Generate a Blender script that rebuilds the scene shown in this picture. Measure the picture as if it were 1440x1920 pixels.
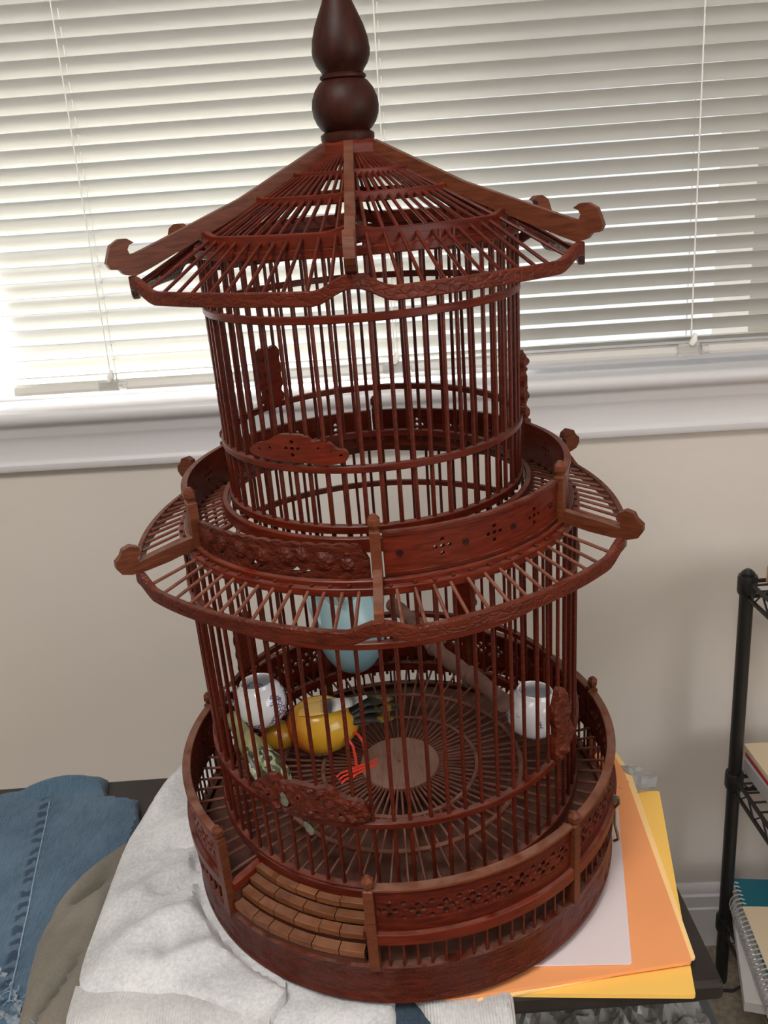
import bpy, math, random
from math import sin, cos, pi, radians, degrees, atan2, hypot, sqrt, floor
from mathutils import Vector, Matrix, noise
from mathutils.geometry import delaunay_2d_cdt

for o in list(bpy.data.objects):
    bpy.data.objects.remove(o)
SC = bpy.context.scene
COL = SC.collection
random.seed(7)

# ------------------------------------------------------------------ camera
F_PX, PITCH, ROLL, CAM_Z = 1613.565, 0.308057, -0.068515, 0.55574
cd = bpy.data.cameras.new('camera')
cam = bpy.data.objects.new('camera', cd)
COL.objects.link(cam)
SC.camera = cam
cd.sensor_fit = 'VERTICAL'
cd.sensor_height = 32.0
cd.lens = 32.0 * F_PX / 1920.0
cd.clip_start = 0.02
cd.clip_end = 100
cam.matrix_world = (Matrix.Translation((0, 0, CAM_Z)) @ Matrix.Rotation(pi / 2 - PITCH, 4, 'X')
                    @ Matrix.Rotation(ROLL, 4, 'Z'))

# ------------------------------------------------------------------ world, lights, exposure
W = bpy.data.worlds.new('overcast_sky')
SC.world = W
W.use_nodes = True
bg = W.node_tree.nodes['Background']
bg.inputs[0].default_value = (0.96, 0.985, 1.0, 1)
bg.inputs[1].default_value = 1.3

def area(name, loc, target, sx, sy, power, color):
    l = bpy.data.lights.new(name, 'AREA')
    l.shape = 'RECTANGLE'
    l.size, l.size_y, l.energy, l.color = sx, sy, power, color
    o = bpy.data.objects.new(name, l)
    COL.objects.link(o)
    o.location = loc
    o.rotation_euler = (Vector(target) - Vector(loc)).to_track_quat('-Z', 'Y').to_euler()
    return o

# added fill lights: one from the right behind the camera, one from overhead
area('side_fill_light', (1.93, -1.3, 0.75), (0.0, -0.6, 0.55), 1.5, 1.2, 27, (1.0, 0.97, 0.95))
area('overhead_fill_light', (-0.45, -0.55, 1.86), (-0.45, -0.55, 0.0), 0.7, 0.7, 41, (1.0, 0.965, 0.93))

# hazy sun outside: it reaches only the lower left of the blind, the added slab and wall shade the rest
sl = bpy.data.lights.new('sun', 'SUN')
sl.energy = 55.0
sl.angle = radians(9)
sl.color = (1.0, 0.97, 0.92)
sun = bpy.data.objects.new('sun', sl)
COL.objects.link(sun)
sun.rotation_euler = Vector((-0.42, -0.42, -1.0)).to_track_quat('-Z', 'Y').to_euler()

SC.view_settings.view_transform = 'Standard'
SC.view_settings.look = 'None'
SC.view_settings.exposure = 0.0
SC.view_settings.gamma = 1.0
SC.view_settings.use_curve_mapping = False

# ------------------------------------------------------------------ materials
def new_mat(name):
    m = bpy.data.materials.new(name)
    m.use_nodes = True
    nt = m.node_tree
    return m, nt, nt.nodes['Principled BSDF']

def nd(nt, typ, **kw):
    n = nt.nodes.new(typ)
    for k, v in kw.items():
        if k.startswith('i_'):
            n.inputs[k[2:]].default_value = v
        else:
            setattr(n, k, v)
    return n

def ramp(nt, stops):
    r = nt.nodes.new('ShaderNodeValToRGB')
    el = r.color_ramp.elements
    while len(el) > 1:
        el.remove(el[-1])
    el[0].position, el[0].color = stops[0][0], (*stops[0][1], 1)
    for p, c in stops[1:]:
        e = el.new(p)
        e.color = (*c, 1)
    return r

def plain(name, col, rough=0.5, metal=0.0, var=0.0, scale=20, bump=0.0, bscale=200, spec=0.5, coat=0.0, trans=0.0):
    m, nt, b = new_mat(name)
    b.inputs['Roughness'].default_value = rough
    b.inputs['Metallic'].default_value = metal
    b.inputs['Specular IOR Level'].default_value = spec
    b.inputs['Coat Weight'].default_value = coat
    b.inputs['Transmission Weight'].default_value = trans
    b.inputs['Base Color'].default_value = (*col, 1)
    tc = nd(nt, 'ShaderNodeTexCoord')
    if var:
        n = nd(nt, 'ShaderNodeTexNoise', i_Scale=scale, i_Detail=4.0)
        nt.links.new(tc.outputs['Object'], n.inputs['Vector'])
        r = ramp(nt, [(0.3, [c * (1 - var) for c in col]), (0.7, [min(1, c * (1 + var)) for c in col])])
        nt.links.new(n.outputs['Fac'], r.inputs[0])
        nt.links.new(r.outputs[0], b.inputs['Base Color'])
    if bump:
        n2 = nd(nt, 'ShaderNodeTexNoise', i_Scale=bscale, i_Detail=3.0)
        nt.links.new(tc.outputs['Object'], n2.inputs['Vector'])
        bp = nd(nt, 'ShaderNodeBump', i_Strength=bump, i_Distance=0.002)
        nt.links.new(n2.outputs['Fac'], bp.inputs['Height'])
        nt.links.new(bp.outputs[0], b.inputs['Normal'])
    return m

def wood(name, c1, c2, rough=0.38, dust=0.25, carve=0.0, gscale=(9, 9, 60)):
    """lacquered wood: stretched grain, light dust lying on upward faces, optional fine carving relief"""
    m, nt, b = new_mat(name)
    b.inputs['Specular IOR Level'].default_value = 0.2
    tc = nd(nt, 'ShaderNodeTexCoord')
    mp = nd(nt, 'ShaderNodeMapping')
    mp.inputs['Scale'].default_value = gscale
    nt.links.new(tc.outputs['Object'], mp.inputs['Vector'])
    n = nd(nt, 'ShaderNodeTexNoise', i_Scale=6.0, i_Detail=5.0, i_Distortion=0.6)
    nt.links.new(mp.outputs[0], n.inputs['Vector'])
    oi = nd(nt, 'ShaderNodeObjectInfo')
    ad = nd(nt, 'ShaderNodeMath', operation='MULTIPLY_ADD')
    ad.inputs[1].default_value = 0.22
    ad.inputs[2].default_value = -0.11
    nt.links.new(oi.outputs['Random'], ad.inputs[0])
    ad2 = nd(nt, 'ShaderNodeMath', operation='ADD')
    nt.links.new(n.outputs['Fac'], ad2.inputs[0])
    nt.links.new(ad.outputs[0], ad2.inputs[1])
    r = ramp(nt, [(0.28, c1), (0.72, c2)])
    nt.links.new(ad2.outputs[0], r.inputs[0])
    # dust
    ge = nd(nt, 'ShaderNodeNewGeometry')
    sx = nd(nt, 'ShaderNodeSeparateXYZ')
    nt.links.new(ge.outputs['Normal'], sx.inputs[0])
    mr = nd(nt, 'ShaderNodeMapRange')
    mr.inputs['From Min'].default_value = 0.75
    mr.inputs['From Max'].default_value = 1.0
    mr.inputs['To Max'].default_value = dust
    nt.links.new(sx.outputs['Z'], mr.inputs['Value'])
    dn = nd(nt, 'ShaderNodeTexNoise', i_Scale=70.0, i_Detail=2.0)
    nt.links.new(tc.outputs['Object'], dn.inputs['Vector'])
    mu = nd(nt, 'ShaderNodeMath', operation='MULTIPLY')
    nt.links.new(mr.outputs[0], mu.inputs[0])
    mr2 = nd(nt, 'ShaderNodeMapRange')
    mr2.inputs['From Min'].default_value = 0.3
    mr2.inputs['From Max'].default_value = 0.6
    nt.links.new(dn.outputs['Fac'], mr2.inputs['Value'])
    nt.links.new(mr2.outputs[0], mu.inputs[1])
    mx = nd(nt, 'ShaderNodeMix', data_type='RGBA')
    nt.links.new(mu.outputs[0], mx.inputs[0])
    nt.links.new(r.outputs[0], mx.inputs[6])
    mx.inputs[7].default_value = (0.30, 0.20, 0.16, 1)
    nt.links.new(mx.outputs[2], b.inputs['Base Color'])
    ru = nd(nt, 'ShaderNodeMath', operation='MULTIPLY_ADD')
    ru.inputs[1].default_value = 0.4
    ru.inputs[2].default_value = rough
    nt.links.new(mu.outputs[0], ru.inputs[0])
    nt.links.new(ru.outputs[0], b.inputs['Roughness'])
    bp = nd(nt, 'ShaderNodeBump', i_Strength=0.25, i_Distance=0.0006)
    nt.links.new(n.outputs['Fac'], bp.inputs['Height'])
    if carve:
        v = nd(nt, 'ShaderNodeTexVoronoi', feature='DISTANCE_TO_EDGE', i_Scale=150.0)
        mp2 = nd(nt, 'ShaderNodeMapping')
        mp2.inputs['Scale'].default_value = (1, 1, 1.6)
        nz = nd(nt, 'ShaderNodeTexNoise', i_Scale=60.0, i_Detail=2.0)
        nt.links.new(tc.outputs['Object'], nz.inputs['Vector'])
        mxv = nd(nt, 'ShaderNodeMix', data_type='VECTOR')
        mxv.inputs[0].default_value = 0.012
        nt.links.new(tc.outputs['Object'], mxv.inputs[4])
        nt.links.new(nz.outputs['Color'], mxv.inputs[5])
        nt.links.new(mxv.outputs[1], mp2.inputs['Vector'])
        nt.links.new(mp2.outputs[0], v.inputs['Vector'])
        mr3 = nd(nt, 'ShaderNodeMapRange')
        mr3.inputs['From Max'].default_value = 0.16
        nt.links.new(v.outputs['Distance'], mr3.inputs['Value'])
        bp2 = nd(nt, 'ShaderNodeBump', i_Strength=carve, i_Distance=0.0010)
        nt.links.new(mr3.outputs[0], bp2.inputs['Height'])
        nt.links.new(bp.outputs[0], bp2.inputs['Normal'])
        bp = bp2
    nt.links.new(bp.outputs[0], b.inputs['Normal'])
    return m

def cloth_mat(name, c1, c2, scale=260, bump=0.35, weave=None, rough=0.95, streak=0.0):
    m, nt, b = new_mat(name)
    b.inputs['Roughness'].default_value = rough
    b.inputs['Specular IOR Level'].default_value = 0.15
    b.inputs['Sheen Weight'].default_value = 0.15
    tc = nd(nt, 'ShaderNodeTexCoord')
    n = nd(nt, 'ShaderNodeTexNoise', i_Scale=scale, i_Detail=6.0, i_Roughness=0.7)
    nt.links.new(tc.outputs['Object'], n.inputs['Vector'])
    n3 = nd(nt, 'ShaderNodeTexNoise', i_Scale=22.0, i_Detail=3.0)
    nt.links.new(tc.outputs['Object'], n3.inputs['Vector'])
    mixf = nd(nt, 'ShaderNodeMix')
    mixf.inputs[0].default_value = 0.45
    nt.links.new(n.outputs['Fac'], mixf.inputs[2])
    nt.links.new(n3.outputs['Fac'], mixf.inputs[3])
    r = ramp(nt, [(0.36, c1), (0.62, c2)])
    if streak:
        mp = nd(nt, 'ShaderNodeMapping')
        mp.inputs['Rotation'].default_value = (0, 0, 0.22)
        mp.inputs['Scale'].default_value = (900, 60, 60)
        n4 = nd(nt, 'ShaderNodeTexNoise', i_Scale=1.0, i_Detail=3.0)
        nt.links.new(tc.outputs['Object'], mp.inputs[0])
        nt.links.new(mp.outputs[0], n4.inputs['Vector'])
        mix2 = nd(nt, 'ShaderNodeMix')
        mix2.inputs[0].default_value = streak
        nt.links.new(mixf.outputs[0], mix2.inputs[2])
        nt.links.new(n4.outputs['Fac'], mix2.inputs[3])
        mixf = mix2
    nt.links.new(mixf.outputs[0], r.inputs[0])
    nt.links.new(r.outputs[0], b.inputs['Base Color'])
    bp = nd(nt, 'ShaderNodeBump', i_Strength=bump, i_Distance=0.0012)
    if weave:
        w = nd(nt, 'ShaderNodeTexWave', i_Scale=weave, i_Distortion=1.5)
        nt.links.new(tc.outputs['Object'], w.inputs['Vector'])
        bp.inputs['Distance'].default_value = 0.0008
        nt.links.new(w.outputs['Fac'], bp.inputs['Height'])
    else:
        nt.links.new(n.outputs['Fac'], bp.inputs['Height'])
    nt.links.new(bp.outputs[0], b.inputs['Normal'])
    return m

M = {}
M['wall'] = plain('painted_wall', (0.60, 0.555, 0.51), 0.85, var=0.02, scale=3, bump=0.05, bscale=300)
M['ceiling'] = plain('ceiling_paint', (0.8, 0.78, 0.75), 0.9)
M['trim'] = plain('white_trim_paint', (0.61, 0.60, 0.615), 0.38)
M['carpet'] = plain('carpet', (0.25, 0.21, 0.16), 1.0, var=0.3, scale=90, bump=0.9, bscale=500, spec=0.05)
M['wood'] = wood('lacquered_red_brown_wood', (0.052, 0.0052, 0.0019), (0.130, 0.0160, 0.0058), 0.34, 0.22)
M['bar'] = wood('lacquered_bar_wood', (0.048, 0.0056, 0.0025), (0.105, 0.0145, 0.0060), 0.33, 0.2)
M['rib'] = wood('worn_rib_wood', (0.072, 0.017, 0.0062), (0.142, 0.040, 0.0165), 0.42, 0.3)
M['carved'] = wood('carved_red_brown_wood', (0.048, 0.0062, 0.0022), (0.112, 0.0175, 0.0062), 0.40, 0.22, carve=0.35)
M['step'] = wood('worn_step_wood', (0.090, 0.028, 0.0105), (0.195, 0.074, 0.030), 0.5, 0.15)
M['floorwood'] = wood('dusty_floor_wood', (0.060, 0.0185, 0.0115), (0.105, 0.035, 0.021), 0.65, 0.2)
M['disc'] = wood('pale_worn_disc_wood', (0.20, 0.100, 0.072), (0.32, 0.165, 0.120), 0.6, 0.4, gscale=(60, 8, 9))
M['spoke'] = wood('dusty_spoke_wood', (0.10, 0.028, 0.017), (0.18, 0.058, 0.034), 0.55, 0.4)
M['finial'] = wood('dark_turned_wood', (0.020, 0.0042, 0.0022), (0.046, 0.0090, 0.0045), 0.5, 0.12, gscale=(30, 30, 8))
M['twig'] = plain('bark_twig', (0.15, 0.075, 0.055), 0.85, var=0.3, scale=60, bump=0.5, bscale=120)
M['brass'] = plain('aged_clip_metal', (0.27, 0.23, 0.17), 0.35, 1.0)
M['dark'] = plain('black_stained_bench_wood', (0.018, 0.013, 0.011), 0.45, var=0.3, scale=30)
M['blackmetal'] = plain('black_coated_steel', (0.012, 0.011, 0.011), 0.42, bump=0.1, bscale=300)
M['sweat'] = cloth_mat('heather_grey_fleece', (0.39, 0.392, 0.40), (0.63, 0.632, 0.638), 300, 0.5)
M['rib_knit'] = cloth_mat('ribbed_grey_knit', (0.39, 0.385, 0.385), (0.57, 0.565, 0.56), 320, 0.6, weave=130)
M['denim'] = cloth_mat('blue_denim', (0.036, 0.070, 0.112), (0.097, 0.155, 0.215), 620, 0.5, streak=0.35)
M['denim_worn'] = cloth_mat('frayed_pale_denim', (0.02, 0.035, 0.06), (0.30, 0.36, 0.42), 240, 0.8)
M['thread'] = cloth_mat('pale_seam_thread', (0.12, 0.19, 0.27), (0.24, 0.33, 0.42), 400, 0.3)
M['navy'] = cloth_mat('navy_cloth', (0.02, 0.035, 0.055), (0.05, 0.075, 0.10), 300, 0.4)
M['khaki'] = cloth_mat('olive_khaki_cloth', (0.138, 0.124, 0.100), (0.180, 0.163, 0.133), 400, 0.25)
M['yellow'] = plain('yellow_card', (0.86, 0.52, 0.11), 0.65, var=0.03, scale=8)
M['cream'] = plain('cream_yellow_card', (0.90, 0.62, 0.27), 0.65)
M['orange'] = plain('orange_card', (0.83, 0.33, 0.125), 0.65, var=0.03, scale=8)
M['white_paper'] = plain('white_paper', (0.70, 0.60, 0.61), 0.7)
M['porcelain'] = None
M['paleblue'] = None

# ------------------------------------------------------------------ mesh helpers
class MB:
    def __init__(self):
        self.v, self.f = [], []

    def add(self, v, f):
        o = len(self.v)
        self.v += [tuple(p) for p in v]
        self.f += [tuple(i + o for i in q) for q in f]
        return self

    def box(self, c, s, rot=None):
        hx, hy, hz = s[0] / 2, s[1] / 2, s[2] / 2
        vs = [Vector((x * hx, y * hy, z * hz)) for z in (-1, 1) for y in (-1, 1) for x in (-1, 1)]
        if rot is not None:
            vs = [rot @ q for q in vs]
        c = Vector(c)
        return self.add([q + c for q in vs], [(0, 2, 3, 1), (4, 5, 7, 6), (0, 1, 5, 4), (2, 6, 7, 3), (0, 4, 6, 2), (1, 3, 7, 5)])

    def box2(self, a, b):
        return self.box([(a[i] + b[i]) / 2 for i in range(3)], [abs(b[i] - a[i]) for i in range(3)])

    def tube(self, path, rad, n=8, closed=False, flat=1.0):
        path = [Vector(q) for q in path]
        k = len(path)
        if not isinstance(rad, (list, tuple)):
            rad = [rad] * k
        vs, fs = [], []
        up = None
        for i, q in enumerate(path):
            if closed:
                t = path[(i + 1) % k] - path[i - 1]
            else:
                t = path[min(i + 1, k - 1)] - path[max(i - 1, 0)]
            if t.length < 1e-9:
                t = Vector((0, 0, 1))
            t.normalize()
            if up is None:
                up = Vector((0, 0, 1)) if abs(t.z) < 0.9 else Vector((0, 1, 0))
            sd = t.cross(up)
            if sd.length < 1e-6:
                sd = t.cross(Vector((1, 0, 0)))
            sd.normalize()
            up = sd.cross(t).normalized()
            for j in range(n):
                a = 2 * pi * j / n
                vs.append(q + (sd * cos(a) + up * sin(a) * flat) * rad[i])
        m = k if closed else k - 1
        for i in range(m):
            for j in range(n):
                a, b = i * n + j, i * n + (j + 1) % n
                c, d = ((i + 1) % k) * n + (j + 1) % n, ((i + 1) % k) * n + j
                fs.append((a, b, c, d))
        if not closed:
            fs.append(tuple(range(n - 1, -1, -1)))
            fs.append(tuple((k - 1) * n + j for j in range(n)))
        return self.add(vs, fs)

    def lathe(self, prof, n=32, a0=0.0):
        vs, fs = [], []
        k = len(prof)
        for r, z in prof:
            for j in range(n):
                a = a0 + 2 * pi * j / n
                vs.append((r * cos(a), r * sin(a), z))
        for i in range(k - 1):
            for j in range(n):
                fs.append((i * n + j, i * n + (j + 1) % n, (i + 1) * n + (j + 1) % n, (i + 1) * n + j))
        fs.append(tuple(range(n - 1, -1, -1)))
        fs.append(tuple((k - 1) * n + j for j in range(n)))
        return self.add(vs, fs)

    def band(self, sec, p0, p1, n, rf, zf, full=False):
        """sweep a section of (radial, vertical) offsets around the cage axis from angle p0 to p1 (degrees, 0 = towards the front)"""
        vs, fs = [], []
        k = len(sec)
        m = n if full else n + 1
        for i in range(m):
            ph = p0 + (p1 - p0) * i / n
            r, z = rf(ph), zf(ph)
            a = radians(ph)
            for dr, dz in sec:
                vs.append(((r + dr) * sin(a), -(r + dr) * cos(a), z + dz))
        for i in range(n):
            for j in range(k):
                a, b = i * k + j, i * k + (j + 1) % k
                i2 = (i + 1) % m
                fs.append((a, i2 * k + j, i2 * k + (j + 1) % k, b))
        if not full:
            fs.append(tuple(range(k)))
            fs.append(tuple((m - 1) * k + j for j in range(k - 1, -1, -1)))
        return self.add(vs, fs)

    def xform(self, mat):
        self.v = [tuple(mat @ Vector(q)) for q in self.v]
        return self

    def mesh(self, name, mat, smooth=False):
        me = bpy.data.meshes.new(name)
        me.from_pydata(self.v, [], self.f)
        me.materials.append(mat)
        if smooth:
            me.polygons.foreach_set('use_smooth', [True] * len(me.polygons))
            try:
                me.set_sharp_from_angle(angle=radians(42))
            except Exception:
                pass
        me.update()
        return me

    def obj(self, name, mat, parent=None, smooth=False):
        return link(name, self.mesh(name, mat, smooth), parent)

def link(name, me, parent=None, loc=None, rot=None):
    o = bpy.data.objects.new(name, me)
    COL.objects.link(o)
    if parent is not None:
        o.parent = parent
    if loc is not None:
        o.location = loc
    if rot is not None:
        o.rotation_euler = rot
    return o

def empty(name, loc=(0, 0, 0), rot=(0, 0, 0)):
    o = bpy.data.objects.new(name, None)
    o.empty_display_size = 0.05
    COL.objects.link(o)
    o.location, o.rotation_euler = loc, rot
    return o

def tag(o, label, cat, group=None):
    o['label'], o['category'] = label, cat
    if group:
        o['group'] = group
    return o

def struct(o, label=None):
    o['kind'] = 'structure'
    if label:
        o['label'] = label
    return o

def inside(x, y, poly):
    c = False
    j = len(poly) - 1
    for i in range(len(poly)):
        xi, yi = poly[i]
        xj, yj = poly[j]
        if (yi > y) != (yj > y) and x < (xj - xi) * (y - yi) / (yj - yi) + xi:
            c = not c
        j = i
    return c

def edge_dist(x, y, poly):
    best = 1e9
    j = len(poly) - 1
    for i in range(len(poly)):
        x1, y1 = poly[j]
        x2, y2 = poly[i]
        dx, dy = x2 - x1, y2 - y1
        L = dx * dx + dy * dy
        t = 0 if L == 0 else max(0, min(1, ((x - x1) * dx + (y - y1) * dy) / L))
        d = (x - x1 - t * dx) ** 2 + (y - y1 - t * dy) ** 2
        if d < best:
            best = d
        j = i
    return sqrt(best)

def densify(poly, step):
    out = []
    for i in range(len(poly)):
        a, b = poly[i], poly[(i + 1) % len(poly)]
        n = max(1, int(hypot(b[0] - a[0], b[1] - a[1]) / step))
        out += [(a[0] + (b[0] - a[0]) * k / n, a[1] + (b[1] - a[1]) * k / n) for k in range(n)]
    return out

def smooth_poly(poly, it=2):
    for _ in range(it):
        q = []
        for i in range(len(poly)):
            a, b = poly[i], poly[(i + 1) % len(poly)]
            q += [(0.75 * a[0] + 0.25 * b[0], 0.75 * a[1] + 0.25 * b[1]), (0.25 * a[0] + 0.75 * b[0], 0.25 * a[1] + 0.75 * b[1])]
        poly = q
    return poly

def circle(cx, cy, r, n=10):
    return [(cx + r * cos(2 * pi * i / n), cy + r * sin(2 * pi * i / n)) for i in range(n)]

def plate(outline, holes, grid, mapf, step=None):
    """a plate with a free outline and real holes; mapf(x, y, side) places it (side 0 = face, 1 = back)"""
    if step:
        outline = densify(outline, step)
    P, E, seen = [], [], set()
    def addloop(lp):
        s = len(P)
        for q in lp:
            P.append(Vector(q))
        for i in range(len(lp)):
            E.append((s + i, s + (i + 1) % len(lp)))
    addloop(outline)
    for hl in holes:
        addloop(hl)
    if grid:
        xs = [q[0] for q in outline]
        ys = [q[1] for q in outline]
        nx, ny = int((max(xs) - min(xs)) / grid) + 1, int((max(ys) - min(ys)) / grid) + 1
        for j in range(ny + 1):
            for i in range(nx + 1):
                x = min(xs) + (i + (0.5 if j % 2 else 0)) * grid
                y = min(ys) + j * grid
                if not inside(x, y, outline) or edge_dist(x, y, outline) < grid * 0.4:
                    continue
                bad = False
                for hl in holes:
                    if abs(x - hl[0][0]) < 0.03 and (inside(x, y, hl) or edge_dist(x, y, hl) < grid * 0.35):
                        bad = True
                        break
                if not bad:
                    P.append(Vector((x, y)))
    vs, es, fs, _, _, _ = delaunay_2d_cdt(P, E, [], 0, 1e-7)
    keep = []
    for f in fs:
        cx = sum(vs[i].x for i in f) / len(f)
        cy = sum(vs[i].y for i in f) / len(f)
        if inside(cx, cy, outline) and not any(inside(cx, cy, hl) for hl in holes):
            keep.append(tuple(f))
    n = len(vs)
    V = [mapf(q.x, q.y, 0) for q in vs] + [mapf(q.x, q.y, 1) for q in vs]
    Fc = list(keep) + [tuple(i + n for i in reversed(f)) for f in keep]
    cnt = {}
    for f in keep:
        for i in range(len(f)):
            a, b = f[i], f[(i + 1) % len(f)]
            cnt[(a, b)] = cnt.get((a, b), 0) + 1
    for (a, b) in cnt:
        if (b, a) not in cnt:
            Fc.append((b, a, a + n, b + n))
    mb = MB()
    mb.add(V, Fc)
    return mb

def fix_normals(o):
    import bmesh
    bm = bmesh.new()
    bm.from_mesh(o.data)
    bmesh.ops.remove_doubles(bm, verts=bm.verts, dist=1e-7)
    bmesh.ops.recalc_face_normals(bm, faces=bm.faces)
    bm.to_mesh(o.data)
    bm.free()
    return o

def cylmap(r, t, bump=None):
    def f(x, y, s):
        a = x / r
        rr = r - (t if s else 0)
        if bump and not s:
            rr += bump(x, y)
        return (rr * sin(a), -rr * cos(a), y)
    return f

def radial_plate(outline, phi, t, mat, name, parent):
    """a board standing in a plane through the axis, outline given as (radius, height)"""
    a = radians(phi)
    d, s = Vector((sin(a), -cos(a), 0)), Vector((cos(a), sin(a), 0))
    mb = plate(outline, [], None, lambda x, y, k: tuple(d * x + s * (t / 2 if k else -t / 2) + Vector((0, 0, y))))
    return fix_normals(mb.obj(name, mat, parent))

# ------------------------------------------------------------------ the room
FLOOR = -0.58
WY = 1.15
WROT = -0.042
def wpt(x, dy, z):          # a point in the window wall's own frame (x along it, dy outwards)
    return Vector((x * cos(WROT) - dy * sin(WROT), WY + x * sin(WROT) + dy * cos(WROT), z))
WM = Matrix.Translation((0, WY, 0)) @ Matrix.Rotation(WROT, 4, 'Z')

ZC = 1.9
WX0, WX1, WZ0, WZ1 = -0.68, 1.02, 0.362, 1.55
b = MB()
for a, c in (((-2.2, 0, FLOOR), (2.2, 0.14, WZ0)), ((-2.2, 0, WZ1), (2.2, 0.14, ZC)), ((-2.2, 0, WZ0), (WX0, 0.14, WZ1)), ((WX1, 0, WZ0), (2.2, 0.14, WZ1))):
    b.box2(a, c)
struct(b.xform(WM).obj('wall_back', M['wall']), 'beige painted wall below and around the window')
struct(MB().box2((-2.1, -2.6, FLOOR - 0.1), (2.1, 1.25, FLOOR)).obj('floor', M['carpet']), 'tan carpet floor')
struct(MB().box2((-2.1, -2.6, ZC), (2.1, 1.25, ZC + 0.1)).obj('ceiling', M['ceiling']))
struct(MB().box2((-2.1, -2.6, FLOOR), (-2.0, 1.2, ZC)).obj('wall_left', M['wall']))
b = MB()
for a, c in (((2.0, -2.6, FLOOR), (2.1, 1.05, 0.1)), ((2.0, -2.6, 1.4), (2.1, 1.05, ZC)), ((2.0, -2.6, 0.1), (2.1, -2.1, 1.4)), ((2.0, -0.5, 0.1), (2.1, 1.05, 1.4))):
    b.box2(a, c)
struct(b.obj('wall_right', M['wall']))
struct(MB().box2((-2.1, -2.7, FLOOR), (2.1, -2.6, ZC)).obj('wall_front', M['wall']))

# unseen window-like frame added around the side fill light
b = MB()
for a, c in (((1.99, -2.1, 0.1), (2.05, -2.04, 1.4)), ((1.99, -0.56, 0.1), (2.05, -0.5, 1.4)), ((1.99, -2.1, 0.1), (2.05, -0.5, 0.16)), ((1.99, -2.1, 1.34), (2.05, -0.5, 1.4))):
    b.box2(a, c)
struct(b.obj('fill_light_frame', M['trim']))

# window casing below and beside the opening
def moulding(name, prof, x0, x1, mat):
    mb = MB()
    n = len(prof)
    vs = [wpt(x0, -d, z) for d, z in prof] + [wpt(x1, -d, z) for d, z in prof]
    fs = [(i, (i + 1) % n, (i + 1) % n + n, i + n) for i in range(n)] + [tuple(range(n - 1, -1, -1)), tuple(range(n, 2 * n))]
    mb.add(vs, fs)
    o = mb.obj(name, mat, None, True)
    return fix_normals(o)
apron = [(0.0, 0.2805), (0.011, 0.2805), (0.0125, 0.283), (0.0125, 0.2895), (0.010, 0.2915), (0.0085, 0.296), (0.0095, 0.318), (0.0125, 0.3275),
         (0.0145, 0.3305), (0.0145, 0.341), (0.0175, 0.3445), (0.022, 0.3475), (0.0245, 0.353), (0.0245, 0.358), (0.022, 0.3625), (0.017, 0.3645), (-0.13, 0.3645), (-0.13, 0.362), (0.0, 0.362)]
struct(moulding('trim_1', apron, -1.3, 1.5, M['trim']), 'white moulded window sill and apron')
b = MB()
for x in (WX0 - 0.07, WX1):
    b.box2((x, -0.014, WZ0), (x + 0.07, 0.0, WZ1 + 0.07))
b.box2((WX0, -0.014, WZ1), (WX1, 0.0, WZ1 + 0.07))
struct(b.xform(WM).obj('trim_2', M['trim']), 'white window casing')
base = [(0.0, FLOOR), (0.014, FLOOR), (0.014, -0.507), (0.0115, -0.5045), (0.0115, -0.484), (0.008, -0.481), (0.0075, -0.472), (0.003, -0.466), (0.0, -0.4655)]
struct(moulding('baseboard_back', base, -2.0, 2.0, M['trim']), 'white moulded baseboard')

# blockers added outside to shade the blind: slab above, wall at right
struct(MB().box2((-2.5, 0.14, 1.80), (2.5, 0.505, 1.90)).xform(WM).obj('sun_blocker_slab', M['trim']), 'added slab outside that shades the upper blind')
struct(MB().box2((0.70, 0.55, FLOOR), (2.6, 0.75, 3.2)).xform(WM).obj('sun_blocker_wall', M['wall']), 'added wall outside that shades the right of the blind')

# window sash and glass outside the blind
wf = struct(empty('window_1'), 'bright window behind the blind')
b = MB()
for a, c in (((WX0, 0.085, WZ0), (WX0 + 0.045, 0.125, WZ1)), ((WX1 - 0.045, 0.085, WZ0), (WX1, 0.125, WZ1)), ((WX0, 0.085, WZ0), (WX1, 0.125, WZ0 + 0.03)), ((WX0, 0.085, WZ1 - 0.045), (WX1, 0.125, WZ1))):
    b.box2(a, c)
b.xform(WM).obj('window_frame', M['trim'], wf)
gm, nt, pb = new_mat('window_glass')
nt.nodes.remove(pb)
tr = nd(nt, 'ShaderNodeBsdfTransparent')
tr.inputs[0].default_value = (0.95, 0.97, 0.96, 1)
gl = nd(nt, 'ShaderNodeBsdfGlossy', i_Roughness=0.02)
mxs = nd(nt, 'ShaderNodeMixShader')
mxs.inputs[0].default_value = 0.06
nt.links.new(tr.outputs[0], mxs.inputs[1])
nt.links.new(gl.outputs[0], mxs.inputs[2])
nt.links.new(mxs.outputs[0], nt.nodes['Material Output'].inputs[0])
b = MB().box2((WX0 + 0.04, 0.100, WZ0 + 0.02), (WX1 - 0.04, 0.104, WZ1 - 0.04))
b.xform(WM).obj('pane', gm, wf)

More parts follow.
